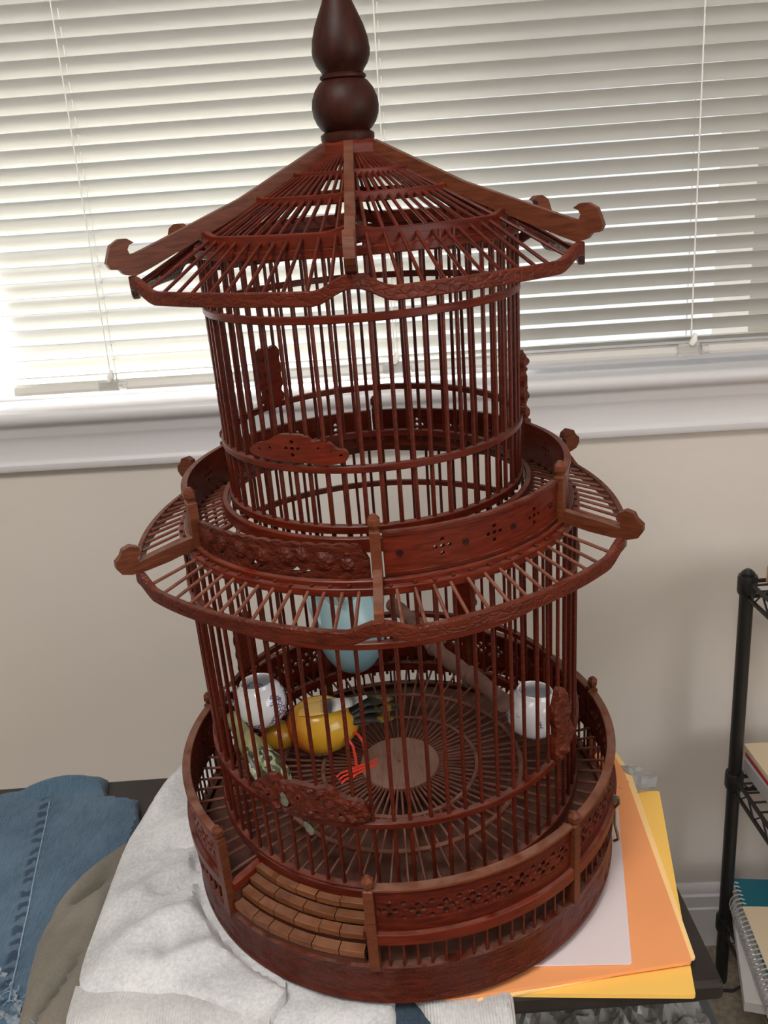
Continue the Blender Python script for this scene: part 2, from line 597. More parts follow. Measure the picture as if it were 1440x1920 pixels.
# ------------------------------------------------------------------ venetian blind
sm, nt, pb = new_mat('blind_slat_vinyl')
pb.inputs['Base Color'].default_value = (0.66, 0.645, 0.61, 1)
pb.inputs['Roughness'].default_value = 0.35
tl = nd(nt, 'ShaderNodeBsdfTranslucent')
tl.inputs[0].default_value = (0.80, 0.79, 0.72, 1)
mxs = nd(nt, 'ShaderNodeMixShader')
mxs.inputs[0].default_value = 0.09
nt.links.new(pb.outputs[0], mxs.inputs[1])
nt.links.new(tl.outputs[0], mxs.inputs[2])
nt.links.new(mxs.outputs[0], nt.nodes['Material Output'].inputs[0])
M['slat'] = sm
M['string'] = plain('white_ladder_cord', (0.85, 0.84, 0.8), 0.6)
gp, nt, pb = new_mat('clear_plastic_clip')
pb.inputs['Base Color'].default_value = (0.95, 0.95, 0.93, 1)
pb.inputs['Roughness'].default_value = 0.08
pb.inputs['Transmission Weight'].default_value = 0.75
M['clip'] = gp

bl = tag(empty('venetian_blind', WM @ Vector((0, 0.03, WZ0)), (0, 0, WROT)), 'half-open white horizontal slat blind hanging in the window', 'blind')
BX0, BX1 = -0.497, 0.99
SP, ZS0, TILT, SW = 0.0203, 0.4190, radians(43), 0.025
def slat_mesh(zofs):
    vs, fs = [], []
    K = 6
    for i, x in enumerate((BX0, BX1)):
        for s in (0, 1):
            for k in range(K + 1):
                u = (k / K - 0.5) * SW
                arch = 0.0022 * (1 - (2 * k / K - 1) ** 2)          # crown of the slat
                yy, zz = u, arch - s * 0.0006
                # room side high, outer side low
                vs.append((x, yy * cos(TILT) + zz * sin(TILT), -yy * sin(TILT) + zz * cos(TILT)))
    n = K + 1
    for s in (0, 1):
        for k in range(K):
            a, b2 = s * n + k, s * n + k + 1
            fs.append((a, b2, 2 * n + b2, 2 * n + a) if s == 0 else (b2, a, 2 * n + a, 2 * n + b2))
    fs.append((0, n, 3 * n, 2 * n))
    fs.append((n - 1, 3 * n - 1, 4 * n - 1, 2 * n - 1))
    return MB().add(vs, fs).mesh('slat', M['slat'], True)
slat_me = slat_mesh(0)
link('slat', slat_me, bl, (0, -0.004, 0.4010 - WZ0), (0.42, 0, 0))
nsl = 0
z = ZS0
while z < WZ1 - 0.06:
    o = link('slat', slat_me, bl, (0, 0, z - WZ0), (random.uniform(-0.012, 0.012), random.uniform(-0.0006, 0.0006), 0))
    z += SP
    nsl += 1
b = MB()
rail = [(-0.0125, 0.0), (0.0125, 0.0), (0.0135, 0.004), (0.011, 0.011), (0.0, 0.0135), (-0.011, 0.011), (-0.0135, 0.004)]
n = len(rail)
b.add([(BX0, y, zz) for y, zz in rail] + [(BX1, y, zz) for y, zz in rail], [(i, (i + 1) % n, (i + 1) % n + n, i + n) for i in range(n)] + [tuple(range(n - 1, -1, -1)), tuple(range(n, 2 * n))])
rl = fix_normals(b.obj('bottom_rail', M['slat'], bl))
rl.location = (0, 0, 0.3805 - WZ0)
MB().box2((BX0, -0.014, 1.49 - WZ0), (BX1, 0.014, 1.535 - WZ0)).obj('head_rail', M['trim'], bl)
for sx_ in (-0.361, 0.028, 0.4225, 0.80):
    for yy in (-0.0105, 0.0105):
        MB().tube([(sx_, yy, 0.392 - WZ0), (sx_, yy, 1.5 - WZ0)], 0.0009, 6).obj('ladder_cord', M['string'], bl)
    MB().tube([(sx_ + 0.004, 0, 0.392 - WZ0), (sx_ + 0.004, 0, 1.5 - WZ0)], 0.0009, 6).obj('lift_cord', M['string'], bl)
    cl = MB().box2((sx_ - 0.017, -0.0155, 0.380 - WZ0), (sx_ + 0.010, -0.0135, 0.396 - WZ0)).obj('cord_clip', M['clip'], bl)
    mb = MB().tube([(sx_ + 0.012, -0.016, 0.388 - WZ0), (sx_ + 0.021, -0.016, 0.388 - WZ0)], 0.006, 14)
    mb.obj('clip_roller', M['clip'], cl, True)
    MB().tube([(sx_ - 0.001, -0.0155, 0.394 - WZ0), (sx_ + 0.002, -0.0165, 0.4 - WZ0), (sx_ + 0.004, -0.0155, 0.409 - WZ0)], [0.0035, 0.005, 0.002], 10).obj('cord_knot', M['string'], bl, True)

# ------------------------------------------------------------------ the birdcage
CX, CY = -0.00074, 0.72346
cage = tag(empty('birdcage', (CX, CY, 0), (0.06924, -0.0100, 0)), 'tall red-brown wooden pagoda birdcage with two roof tiers', 'birdcage')
CAGE_M = Matrix.Translation((CX, CY, 0)) @ Matrix.Rotation(-0.0100, 4, 'Y') @ Matrix.Rotation(0.06924, 4, 'X')
DE = -1.0
def cy(r, ph, z):
    a = radians(ph)
    return Vector((r * sin(a), -r * cos(a), z))
def sect(ph):               # -1..1 across each of the six sides, +-1 at a corner
    u = ((ph - DE) / 60.0) % 1.0
    return 2 * u - 1
def rect(w, hgt, bev=0.0):
    if not bev:
        return [(-w / 2, -hgt / 2), (w / 2, -hgt / 2), (w / 2, hgt / 2), (-w / 2, hgt / 2)]
    w, hgt = w / 2, hgt / 2
    return [(-w + bev, -hgt), (w - bev, -hgt), (w, -hgt + bev), (w, hgt - bev), (w - bev, hgt), (-w + bev, hgt), (-w, hgt - bev), (-w, -hgt + bev)]
def hoop(name, r, z, w, hgt, mat, bev=0.0006, n=96):
    return MB().band(rect(w, hgt, bev), 0, 360, n, lambda p: r, lambda p: z, True).obj(name, mat, cage, True)
def sstep(x, a, b2):
    t = max(0, min(1, (x - a) / (b2 - a)))
    return t * t * (3 - 2 * t)

# turned finial
prof = [(0.0, 0.6255), (0.019, 0.6255), (0.0195, 0.6275), (0.0195, 0.6305), (0.0165, 0.6325), (0.0185, 0.634), (0.0215, 0.638), (0.0235, 0.643), (0.0242, 0.6485),
        (0.0235, 0.654), (0.021, 0.660), (0.0175, 0.6645), (0.0152, 0.666), (0.0165, 0.667), (0.0165, 0.6685), (0.0145, 0.670), (0.0155, 0.672), (0.0182, 0.6755), (0.0202, 0.6805), (0.0206, 0.6845),
        (0.0196, 0.692), (0.0172, 0.700), (0.0138, 0.7075), (0.0108, 0.714), (0.009, 0.721), (0.0082, 0.729), (0.0075, 0.738), (0.0062, 0.744), (0.004, 0.7475), (0.0005, 0.749)]
fin = MB().lathe(prof[1:], 40).obj('finial', M['finial'], cage, True)
fin.location = (-0.0006, 0, 0)
capm = MB().lathe([(0.0235, 0.6135), (0.0235, 0.6235), (0.021, 0.6262), (0.012, 0.6265)], 6, radians(DE - 90))
capm.obj('roof_cap', M['wood'], cage)

# six roof ribs ending in curled hooks
hook = [(0.0215, 0.6255), (0.090, 0.5935), (0.1625, 0.5675), (0.1698, 0.5651), (0.1731, 0.5649), (0.1741, 0.5681), (0.1726, 0.5708), (0.1691, 0.5722), (0.1732, 0.5749), (0.1787, 0.575), (0.1849, 0.5716),
        (0.1871, 0.5664), (0.1893, 0.5605), (0.1873, 0.5567), (0.1818, 0.556), (0.1790, 0.5525), (0.1720, 0.5506), (0.1600, 0.5550), (0.090, 0.5835), (0.0215, 0.6145)]
for k in range(6):
    radial_plate(hook, DE + 60 * k, 0.0066, M['rib'], 'roof_rib', cage)

# roof bands (six-sided, lifting towards the ribs) and the carved eave boards
def hex_r(rm, rc):
    return lambda p: rm + (rc - rm) * sect(p) ** 2
def hex_z(zm, zc, s0=0.7):
    return lambda p: zm + (zc - zm) * sstep(abs(sect(p)), s0, 0.99)
for rm, rc, zm, zc, hh, w in ((0.0445, 0.0475, 0.6035, 0.6045, 0.0062, 0.004), (0.0735, 0.0775, 0.5890, 0.5905, 0.0068, 0.004), (0.117, 0.1195, 0.5660, 0.5695, 0.0105, 0.005)):
    for k in range(6):
        p0 = DE + 60 * k
        MB().band(rect(w, hh, 0.0006), p0 + 0.01, p0 + 59.99, 24, hex_r(rm, rc), hex_z(zm, zc, 0.72)).obj('roof_band', M['wood'], cage, True)
for k in range(6):
    p0 = DE + 60 * k
    MB().band(rect(0.005, 0.0088, 0.0007), p0 + 0.01, p0 + 59.99, 36, hex_r(0.1625, 0.1735), hex_z(0.5372, 0.5465, 0.72)).obj('eave_board', M['carved'], cage, True)
rf, zf = hex_r(0.1625, 0.1735), hex_z(0.5385, 0.5475, 0.72)
for k in range(72):
    p = DE + 5 * k
    if k % 12 == 0:
        continue
    q = p + random.uniform(-0.5, 0.5)
    MB().tube([cy(0.021, p, 0.6165), cy(hex_r(0.117, 0.1195)(p), q, 0.5672 + 0.003 * abs(sect(p))), cy(rf(q), q, zf(q))], 0.00125, 7).obj('roof_spoke', M['bar'], cage, True)

# upper cylinder: bars and hoops
RU, RL = 0.1189, 0.1646
ubar = MB().lathe([(0.0017, 0), (0.0016, 0.08), (0.0014, 0.205)], 8).mesh('bar', M['bar'], True)
for k in range(60):
    p = DE + 3 + 6 * k + random.uniform(-0.35, 0.35)
    link('bar', ubar, cage, cy(RU, p, 0.362), (random.uniform(-0.006, 0.006), random.uniform(-0.006, 0.006), 0))
lbar = MB().lathe([(0.0016, 0), (0.00155, 0.14), (0.0015, 0.277)], 8).mesh('bar', M['bar'], True)
for k in range(72):
    p = 2.5 + 5 * k + random.uniform(-0.3, 0.3)
    link('bar', lbar, cage, cy(RL, p, 0.070), (random.uniform(-0.005, 0.005), random.uniform(-0.005, 0.005), 0))
hoop('hoop', RU + 0.0005, 0.5169, 0.0050, 0.0052, M['wood'])
hoop('hoop', RU + 0.0005, 0.5585, 0.0050, 0.0060, M['wood'])
hoop('hoop', RU + 0.0005, 0.4142, 0.0054, 0.0050, M['wood'])
hoop('hoop', RU, 0.3690, 0.0060, 0.0060, M['wood'])
hoop('hoop', 0.1262, 0.3600, 0.0050, 0.0110, M['wood'])
hoop('hoop', RL + 0.0005, 0.3010, 0.0052, 0.0052, M['wood'])
hoop('hoop', RL + 0.0005, 0.1453, 0.0060, 0.0056, M['wood'])
hoop('hoop', RL, 0.3425, 0.0050, 0.0060, M['wood'])
hoop('hoop', RL, 0.0795, 0.0062, 0.0100, M['wood'])

# gallery: band, panels, posts, ribs, eave and spokes
RG = 0.1585
for k in range(6):
    p0 = DE + 60 * k
    MB().band(rect(0.0052, 0.0095, 0.0006), p0 + 0.01, p0 + 59.99, 30, lambda p: RG + 0.0012, lambda p: 0.3442).obj('gallery_band', M['wood'], cage, True)

def cross_holes(xc, zc, d, r):
    return [circle(xc, zc, r * 1.15)] + [circle(xc + dx * d, zc + dz * d, r) for dx, dz in ((1, 0), (-1, 0), (0, 1), (0, -1))]

def gallery_panel(k):
    p0, p1 = radians(DE + 60 * k + 1.7), radians(DE + 60 * k + 58.3)
    x0, x1 = p0 * RG, p1 * RG
    L = x1 - x0
    zb, zt = 0.3492, 0.3822
    if k == 5:       # the carved flower panel facing front left
        zt = 0.3735
        top = []
        nb = 13
        for i in range(nb * 4 + 1):
            u = i / (nb * 4)
            x = x1 - 0.0015 - u * (L - 0.0035)
            lift = -0.004 * max(0, (u - 0.55)) * 2 + 0.0013 * abs(sin(pi * u * nb))
            if u < 0.06:
                lift -= 0.008 * (1 - u / 0.06) ** 2
            top.append((x, zt + lift))
        out = [(x0, zb - 0.001), (x1, zb - 0.001), (x1, zb + 0.013)] + top + [(x0, top[-1][1])]
        holes = []
        for u, w, h0, h1 in ((0.44, 0.004, 0.0035, 0.009), (0.485, 0.003, 0.003, 0.007), (0.665, 0.005, 0.003, 0.008), (0.72, 0.004, 0.003, 0.0065), (0.22, 0.003, 0.004, 0.008)):
            xc = x0 + u * L
            holes.append([(xc - w, zb + h0), (xc + w, zb + h0 + 0.001), (xc + 0.2 * w, zb + h1)])
        fl = [(0.80, 0.0128, 0.0072), (0.62, 0.0150, 0.0060), (0.90, 0.0105, 0.0050), (0.70, 0.017, 0.005), (0.50, 0.0125, 0.0055), (0.36, 0.013, 0.0062), (0.24, 0.014, 0.005), (0.12, 0.0125, 0.0065)]
        def bump(x, y):
            v = 0.0
            for u, hh, rr in fl:
                dx, dy = x - (x0 + u * L), y - (zb + hh)
                d = hypot(dx, dy) / rr
                if d < 1.0:
                    a = atan2(dy, dx)
                    pet = 0.6 + 0.4 * cos(6 * a)
                    v = max(v, 0.0042 * (1 - d * d) * (0.55 + 0.45 * pet * min(1, d * 2)))
            v += 0.0007 * noise.noise(Vector((x * 220, y * 260, 3.0)))
            return v - 0.001
        mb = plate(out, holes, 0.0016, cylmap(RG, 0.0035, lambda x, y: bump(x, y) + 0.001), 0.0018)
        o = fix_normals(mb.obj('gallery_panel', M['carved'], cage))
        o['label'] = 'pierced panel carved with flowers'
        return
    out = [(x0, zb), (x1, zb), (x1, zt), (x0, zt)]
    holes = []
    for u in (0.24, 0.50, 0.76):
        xc = x0 + (u if k else u + 0.02) * L
        holes += cross_holes(xc, 0.3662, 0.0052, 0.0017)
    mb = plate(out, holes, 0.004, cylmap(RG, 0.0042), 0.003)
    o = fix_normals(mb.obj('gallery_panel', M['wood'], cage))
    for u in (0.07, 0.37, 0.63, 0.93):
        a = degrees((x0 + u * L) / RG)
        c = MB().lathe([(0.0024, 0), (0.0024, 0.0009), (0.0017, 0.0009), (0.0017, 0.0003), (0.0009, 0.0003), (0.0009, 0.0011), (0.0002, 0.0011)], 12)
        q = c.obj('rosette', M['finial'], o)
        q.location = cy(RG + 0.0001, a, 0.3662)
        q.rotation_euler = (pi / 2, 0, radians(a))
    # narrow mouldings along both edges
    for zz in (0.3515, 0.3805):
        MB().band(rect(0.0016, 0.0022), degrees(p0), degrees(p1), 20, lambda p: RG + 0.0003, lambda p: zz).obj('bead_moulding', M['wood'], o, True)
for k in range(6):
    gallery_panel(k)

def post_mesh(hgt, w, name):
    mb = MB()
    mb.lathe([(w * 1.414, 0), (w * 1.414, hgt - 0.0125), (w * 1.0, hgt - 0.0118)], 4, pi / 4)
    mb.lathe([(w * 0.85, hgt - 0.0125), (w * 0.8, hgt - 0.0105), (w * 1.32, hgt - 0.0075), (w * 1.32, hgt - 0.0035), (w * 0.5, hgt)], 6, pi / 6)
    return mb.mesh(name, M['rib'])
gpost = post_mesh(0.0475, 0.0036, 'gallery_post')
for k in range(6):
    p = DE + 60 * k
    o = link('gallery_post', gpost, cage, cy(RG + 0.001, p, 0.3485), (0, 0, radians(p)))
mhook = [(0.1600, 0.3578), (0.1911, 0.3528), (0.2059, 0.3494), (0.2065, 0.3532), (0.2028, 0.3561), (0.2041, 0.361), (0.2098, 0.3637), (0.2156, 0.3618), (0.2179, 0.3574), (0.2223, 0.3534), (0.2225, 0.3487), (0.2192, 0.3435),
         (0.212, 0.3412), (0.2003, 0.3414), (0.1836, 0.3435), (0.1600, 0.3485)]
mhook_front = [(0.1600, 0.3578), (0.1911, 0.3528), (0.2040, 0.3496), (0.2075, 0.3480), (0.2085, 0.3420), (0.2003, 0.3414), (0.1836, 0.3435), (0.1600, 0.3485)]
for k in range(6):
    o = radial_plate(mhook_front if k == 0 else mhook, DE + 60 * k, 0.0062, M['rib'], 'gallery_rib', cage)
    if k == 0:
        o['label'] = 'rib with its curled end broken off'
for k in range(6):
    p0 = DE + 60 * k
    MB().band(rect(0.0052, 0.0105, 0.0008), p0 + 0.01, p0 + 59.99, 40, hex_r(0.1985, 0.2065), hex_z(0.3293, 0.3372, 0.78)).obj('gallery_eave_board', M['carved'], cage, True)
rf, zf = hex_r(0.1985, 0.2065), hex_z(0.3318, 0.3400, 0.78)
for k in range(84):
    if k % 14 == 0:
        continue
    p = DE + 360 / 84 * k + random.uniform(-0.3, 0.3)
    MB().tube([cy(0.1262, p, 0.3560), cy(RG + 0.002, p, 0.3445), cy(rf(p), p, zf(p))], 0.00130, 7).obj('gallery_spoke', M['spoke'], cage, True)

# base: drum, floor, rails, panels, balusters, posts
RB = 0.2
def drum_bump(ph, z):
    return 0.0010 * noise.noise(Vector((ph * 0.35, z * 160, 1.0))) + 0.0007 * noise.noise(Vector((ph * 1.1, z * 420, 5.0)))
mb = MB()
N = 360
zs = [0.0, 0.004, 0.0055, 0.009, 0.013, 0.017, 0.021, 0.025, 0.029, 0.0315, 0.033, 0.0372]
K = len(zs)
vs = []
for i in range(N):
    a = 360.0 * i / N
    for j, zz in enumerate(zs):
        carve = drum_bump(min(a, 360 - a), zz) - 0.0008 if 0.005 < zz < 0.032 else 0.0
        vs.append(cy(RB + carve, a, zz))
    vs.append(cy(RB - 0.008, a, 0.0372))
    vs.append(cy(RB - 0.008, a, 0.0))
K2 = K + 2
fs = [(i * K2 + j, ((i + 1) % N) * K2 + j, ((i + 1) % N) * K2 + (j + 1) % K2, i * K2 + (j + 1) % K2) for i in range(N) for j in range(K2)]
fix_normals(mb.add(vs, fs).obj('base_drum', M['carved'], cage, True))
MB().lathe([(0.1905, 0.028), (0.1905, 0.0335), (0.0005, 0.0335)], 72).obj('floor_board', M['floorwood'], cage)
BP = [-48.5, -8.4, 42.5, 101.0, 153.0, 203.0, 251.5]
bpost = post_mesh(0.0905, 0.0038, 'base_post')
for p in BP[:-1] + [251.5]:
    link('base_post', bpost, cage, cy(RB - 0.001, p, 0.0372), (0, 0, radians(p)))
spans = [(BP[i], BP[i + 1]) for i in range(1, 6)] + [(251.5, 311.5)]
def base_panel(a0, a1):
    RP = RB - 0.0015
    x0, x1 = radians(a0 + 1.2) * RP, radians(a1 - 1.2) * RP
    L = x1 - x0
    n = max(3, round(L / 0.021))
    holes, bosses = [], []
    for i in range(n):
        xc = x0 + L * (i + 0.5) / n
        for dx, dz in ((1, 0), (-1, 0), (0, 1), (0, -1)):
            holes.append([(xc + dx * 0.0044 + 0.0023 * cos(t * pi / 4) * (1.25 if dx else 1), 0.094 + dz * 0.0046 + 0.0024 * sin(t * pi / 4) * (1.25 if dz else 1)) for t in range(8)])
        if i:
            xb = x0 + L * i / n
            for dz in (-0.0068, 0.0068):
                holes.append(circle(xb, 0.094 + dz, 0.0023, 8))
    out = [(x0, 0.0735), (x1, 0.0735), (x1, 0.1135), (x0, 0.1135)]
    def bump(x, y):
        u = ((x - x0) / L * n) % 1.0 - 0.5
        d = abs(u) * 0.021 + abs(y - 0.094)
        return -0.0008 if 0.0090 < d < 0.0106 else 0.0
    mb = plate(out, holes, 0.0024, cylmap(RP, 0.0045, bump), 0.0028)
    o = fix_normals(mb.obj('base_panel', M['wood'], cage))
    MB().band(rect(0.0078, 0.0030, 0.0006), a0 + 1.0, a1 - 1.0, 30, lambda p: RB - 0.0035, lambda p: 0.1142).obj('panel_top_rail', M['rib'], o, True)
for a0, a1 in spans:
    base_panel(a0, a1)
    MB().band(rect(0.0058, 0.0105, 0.0006), a0 + 0.8, a1 - 0.8, 36, lambda p: RB - 0.0005, lambda p: 0.0682).obj('base_rail', M['wood'], cage, True)
    nb = round((a1 - a0) / 3.2)
    for i in range(1, nb):
        p = a0 + (a1 - a0) * i / nb
        MB().tube([cy(RB - 0.003, p, 0.036), cy(RB - 0.003, p, 0.065)], 0.0012, 7).obj('baluster', M['bar'], cage, True)

# floor: radial spokes, hoops, centre disc
for k in range(72):
    p = 5 * k + random.uniform(-0.4, 0.4)
    pp = (p + 180) % 360 - 180
    r1 = 0.166 if BP[0] - 1 < pp < BP[1] + 1 else 0.1965
    MB().tube([cy(0.030, p, 0.0716), cy(r1, p + random.uniform(-0.4, 0.4), 0.0716)], 0.00125, 6).obj('floor_spoke', M['spoke'], cage, True)
hoop('floor_hoop', 0.0743, 0.0715, 0.0042, 0.0034, M['spoke'], 0.0005)
hoop('floor_hoop', 0.1159, 0.0715, 0.0048, 0.0036, M['spoke'], 0.0005)
dm = MB().lathe([(0.0376, 0.0690), (0.0381, 0.0700), (0.0381, 0.0735), (0.0375, 0.0745), (0.0016, 0.0745), (0.0012, 0.0725)], 64)
dm.obj('floor_disc', M['disc'], cage)
MB().lathe([(0.040, 0.064), (0.040, 0.0685), (0.01, 0.0685)], 48).obj('hub_plate', M['wood'], cage)

# entrance: cheeks, beams, curved riser band and four rows of step planks
for p in (BP[0] + 1.3, BP[1] - 1.3):
    radial_plate([(0.1665, 0.030), (0.1955, 0.030), (0.1955, 0.066), (0.1665, 0.072)], p, 0.003, M['floorwood'], 'step_cheek', cage)
    radial_plate([(0.1665, 0.0665), (0.1965, 0.0625), (0.1965, 0.0695), (0.1665, 0.0735)], p, 0.007, M['wood'], 'entrance_beam', cage)
MB().band(rect(0.004, 0.012, 0.0006), BP[0] + 1.5, BP[1] - 0.8, 20, lambda p: 0.1672, lambda p: 0.0765).obj('riser_band', M['wood'], cage, True)
rows = [(0.1715, 0.0068, 0.0715, 5), (0.1785, 0.0078, 0.0645, 4), (0.1865, 0.0082, 0.0572, 6), (0.1948, 0.0086, 0.0482, 6)]
for r, w, zz, n in rows:
    a0, a1 = BP[0] + 2.6, BP[1] - 2.2
    if n == 6:
        a0 -= 0.6
    cuts = [a0] + [a0 + (a1 - a0) * (i + random.uniform(-0.12, 0.12)) / n for i in range(1, n)] + [a1]
    for i in range(n):
        dz = random.uniform(-0.0006, 0.0006)
        MB().band(rect(w, 0.0062, 0.0005), cuts[i] + 0.12, cuts[i + 1] - 0.12, 6, lambda p: r, lambda p: zz + dz).obj('step_plank', M['step'], cage)
    MB().band(rect(w * 0.6, zz - 0.0062 / 2 - 0.029), a0, a1, 16, lambda p: r - 0.0008, lambda p: (zz - 0.0031 + 0.029) / 2).obj('step_riser', M['floorwood'], cage)

# carved ornaments fixed to the bars
def carved_piece(name, outl, R, holes, seed, back=False, t=0.0042, label=None, amp=0.0022):
    RA = R + t
    out = [(radians(a) * RA, zz) for a, zz in outl]
    out = smooth_poly(out, 1)
    hl = [[(radians(a) * RA + rx * cos(2 * pi * i / 9), zz + rz * sin(2 * pi * i / 9)) for i in range(9)] for a, zz, rx, rz in holes]
    def bump(x, y):
        e = min(1, edge_dist(x, y, out) / 0.003)
        n1 = abs(noise.noise(Vector((x * 120, y * 150, seed))))
        n2 = noise.noise(Vector((x * 420, y * 420, seed + 4)))
        return amp * (0.4 + 1.5 * n1 + 0.15 * n2) * (0.3 + 0.7 * e) - 0.0006
    mb = plate(out, hl, 0.0017, cylmap(R + t, t, bump if amp else None), 0.002)
    o = fix_normals(mb.obj(name, M['carved'] if amp else M['wood'], cage))
    if label:
        o['label'] = label
    return o
ornB = [(-47.3, 0.4229), (-43.6, 0.4298), (-37.0, 0.4331), (-33.4, 0.438), (-30.6, 0.4396), (-21.8, 0.4397), (-19.4, 0.4345), (-17.4, 0.4365), (-15.6, 0.4331), (-13.7, 0.4352), (-11.5, 0.4293), (-9.0, 0.4300), (-7.6, 0.4251), (-8.7, 0.4208), (-13, 0.4185), (-18.2, 0.4181), (-20.8, 0.4195), (-32.2, 0.4195), (-42.4, 0.4201)]
hb = [(-27 + a, 0.4295 + z2, 0.0016, 0.0016) for a, z2 in ((0, 0), (2.3, 0), (-2.3, 0), (0, 0.0048), (0, -0.0048))]
hb += [(-17.5, 0.4305, 0.0013, 0.0013), (-13.2, 0.4285, 0.0011, 0.0011), (-10.2, 0.4255, 0.0011, 0.0011), (-36, 0.4285, 0.0013, 0.0013), (-41, 0.4265, 0.0011, 0.0011)]
carved_piece('scalloped_plaque', ornB, RU, hb, 1.0, label='scalloped plaque pierced with small holes', amp=0.0)
ornD = [(-45.4, 0.1553), (-40.4, 0.1696), (-35.0, 0.1808), (-32.1, 0.1732), (-28.7, 0.1779), (-25.3, 0.1778), (-22.0, 0.1771), (-17.8, 0.181), (-15.0, 0.1716), (-9.9, 0.1699), (-8.0, 0.161), (-8.7, 0.1507), (-13.9, 0.1479), (-18.4, 0.149), (-23.0, 0.1482), (-26.8, 0.1487), (-33.3, 0.1473), (-36.5, 0.1494), (-42.7, 0.1507)]
carved_piece('carved_crest', ornD, RL, [(-36.5, 0.1585, 0.0028, 0.0022), (-30, 0.1560, 0.0022, 0.0016), (-22, 0.1565, 0.0026, 0.0018), (-27, 0.1655, 0.0016, 0.0022), (-15.5, 0.1565, 0.0024, 0.0014)], 2.0, label='carved leaf and bird crest', amp=0.0034, t=0.005)
ornR = [(50.8, 0.2161), (53.9, 0.211), (56.6, 0.198), (57.7, 0.1850), (57.0, 0.176), (60.6, 0.1640), (58.5, 0.1500), (53.5, 0.1440), (49.0, 0.1460), (48.2, 0.1617), (49.5, 0.1751), (47.3, 0.1945), (49.5, 0.2062)]
carved_piece('carved_crest', ornR, RL, [(53, 0.1700, 0.0014, 0.002)], 3.0, amp=0.0034, t=0.005)
def door_outline(pc, z0, hgt, wd):
    h1 = wd / 2
    L = [(-h1 * 0.8, 0), (-h1, 0.10), (-h1 * 0.7, 0.2), (-h1 * 1.05, 0.32), (-h1 * 0.8, 0.45), (-h1 * 1.05, 0.58), (-h1 * 0.8, 0.72), (-h1, 0.84), (-h1 * 0.65, 0.97), (-h1 * 0.2, 0.93)]
    R = [(-x, y) for x, y in reversed(L)]
    return [(pc + x, z0 + y * hgt) for x, y in L + R][::-1]
dh = lambda pc, z0, hg, w: [(pc + sx_ * w * 0.27, z0 + f * hg, 0.0016, 0.0022) for sx_ in (-1, 1) for f in (0.22, 0.5, 0.76)]
carved_piece('sliding_door', door_outline(-132, 0.4165, 0.053, 13), RU - 0.002, dh(-132, 0.4165, 0.053, 13), 4.0, amp=0.0)
carved_piece('sliding_door', door_outline(84, 0.4165, 0.050, 12), RU, [], 5.0, amp=0.0030, t=0.005)
carved_piece('sliding_door', door_outline(-117, 0.1475, 0.062, 10.5), RL - 0.002, [], 6.0, amp=0.0012)
carved_piece('sliding_door', door_outline(149.5, 0.1480, 0.058, 9), RL - 0.002, dh(149.5, 0.148, 0.058, 9), 7.0, amp=0.0)

# bark perch across the lower cage
pts = []
for i in range(15):
    t = i / 14
    a, c = Vector((0.004, 0.158, 0.160)), Vector((0.098, -0.030, 0.149))
    q = a.lerp(c, t) + Vector((0.002 * sin(9 * t), 0, 0.0022 * sin(7 * t + 1)))
    pts.append(q)
rad = [0.0078 + 0.0010 * sin(i * 2.4) for i in range(15)]
pr = MB().tube(pts, rad, 12).obj('perch', M['twig'], cage, True)
pr['label'] = 'knotty bark-covered twig'
for t in (3, 6, 10):
    MB().tube([pts[t] + (pts[t + 1] - pts[t]) * 0.1, pts[t] + (pts[t + 1] - pts[t]) * 0.35], 0.0094, 12).obj('bark_knot', M['twig'], pr, True)

# metal clip on the side of the base
cl = MB()
path = [cy(RB + 0.001, 67, 0.082), cy(RB + 0.0055, 67, 0.080), cy(RB + 0.006, 67, 0.074), cy(RB + 0.0025, 67, 0.068), cy(RB + 0.003, 67, 0.050), cy(RB + 0.0055, 67, 0.040), cy(RB + 0.0065, 67, 0.034), cy(RB + 0.0025, 67, 0.031)]
cl.tube(path, 0.0013, 6)
q = cl.obj('side_clip', M['brass'], cage, True)
q['label'] = 'bent metal clip'
MB().box(cy(RB + 0.003, 66, 0.080), (0.0045, 0.004, 0.0045), Matrix.Rotation(radians(66), 3, 'Z')).obj('clip_plate', M['brass'], q)

def incage(p):
    return CAGE_M @ Vector(p)

# leaf scraps caught on the bars
for a, zz, rot in ((-24.8, 0.140, 0.5), (-31.3, 0.1617, 0.2)):
    lp = [(0.0062 * sin(t) * 0.5 * (1 - 0.3 * cos(t)), 0.0062 * cos(t)) for t in [2 * pi * i / 14 for i in range(14)]]
    lp = [(x * cos(rot) - y * sin(rot), x * sin(rot) + y * cos(rot)) for x, y in lp]
    R_ = RL + 0.0078
    mb = plate([(radians(a) * R_ + x, zz + y) for x, y in lp], [], 0.0025, cylmap(R_, 0.0006, lambda x, y: 0.0009 * abs(sin(x * 900 + y * 500))))
    if 'leaf' not in M:
        M['leaf'] = plain('dry_grey_green_leaf', (0.11, 0.115, 0.08), 0.7, var=0.4, scale=200)
    fix_normals(mb.obj('leaf_scrap', M['leaf'], cage))['label'] = 'dry grey-green leaf'

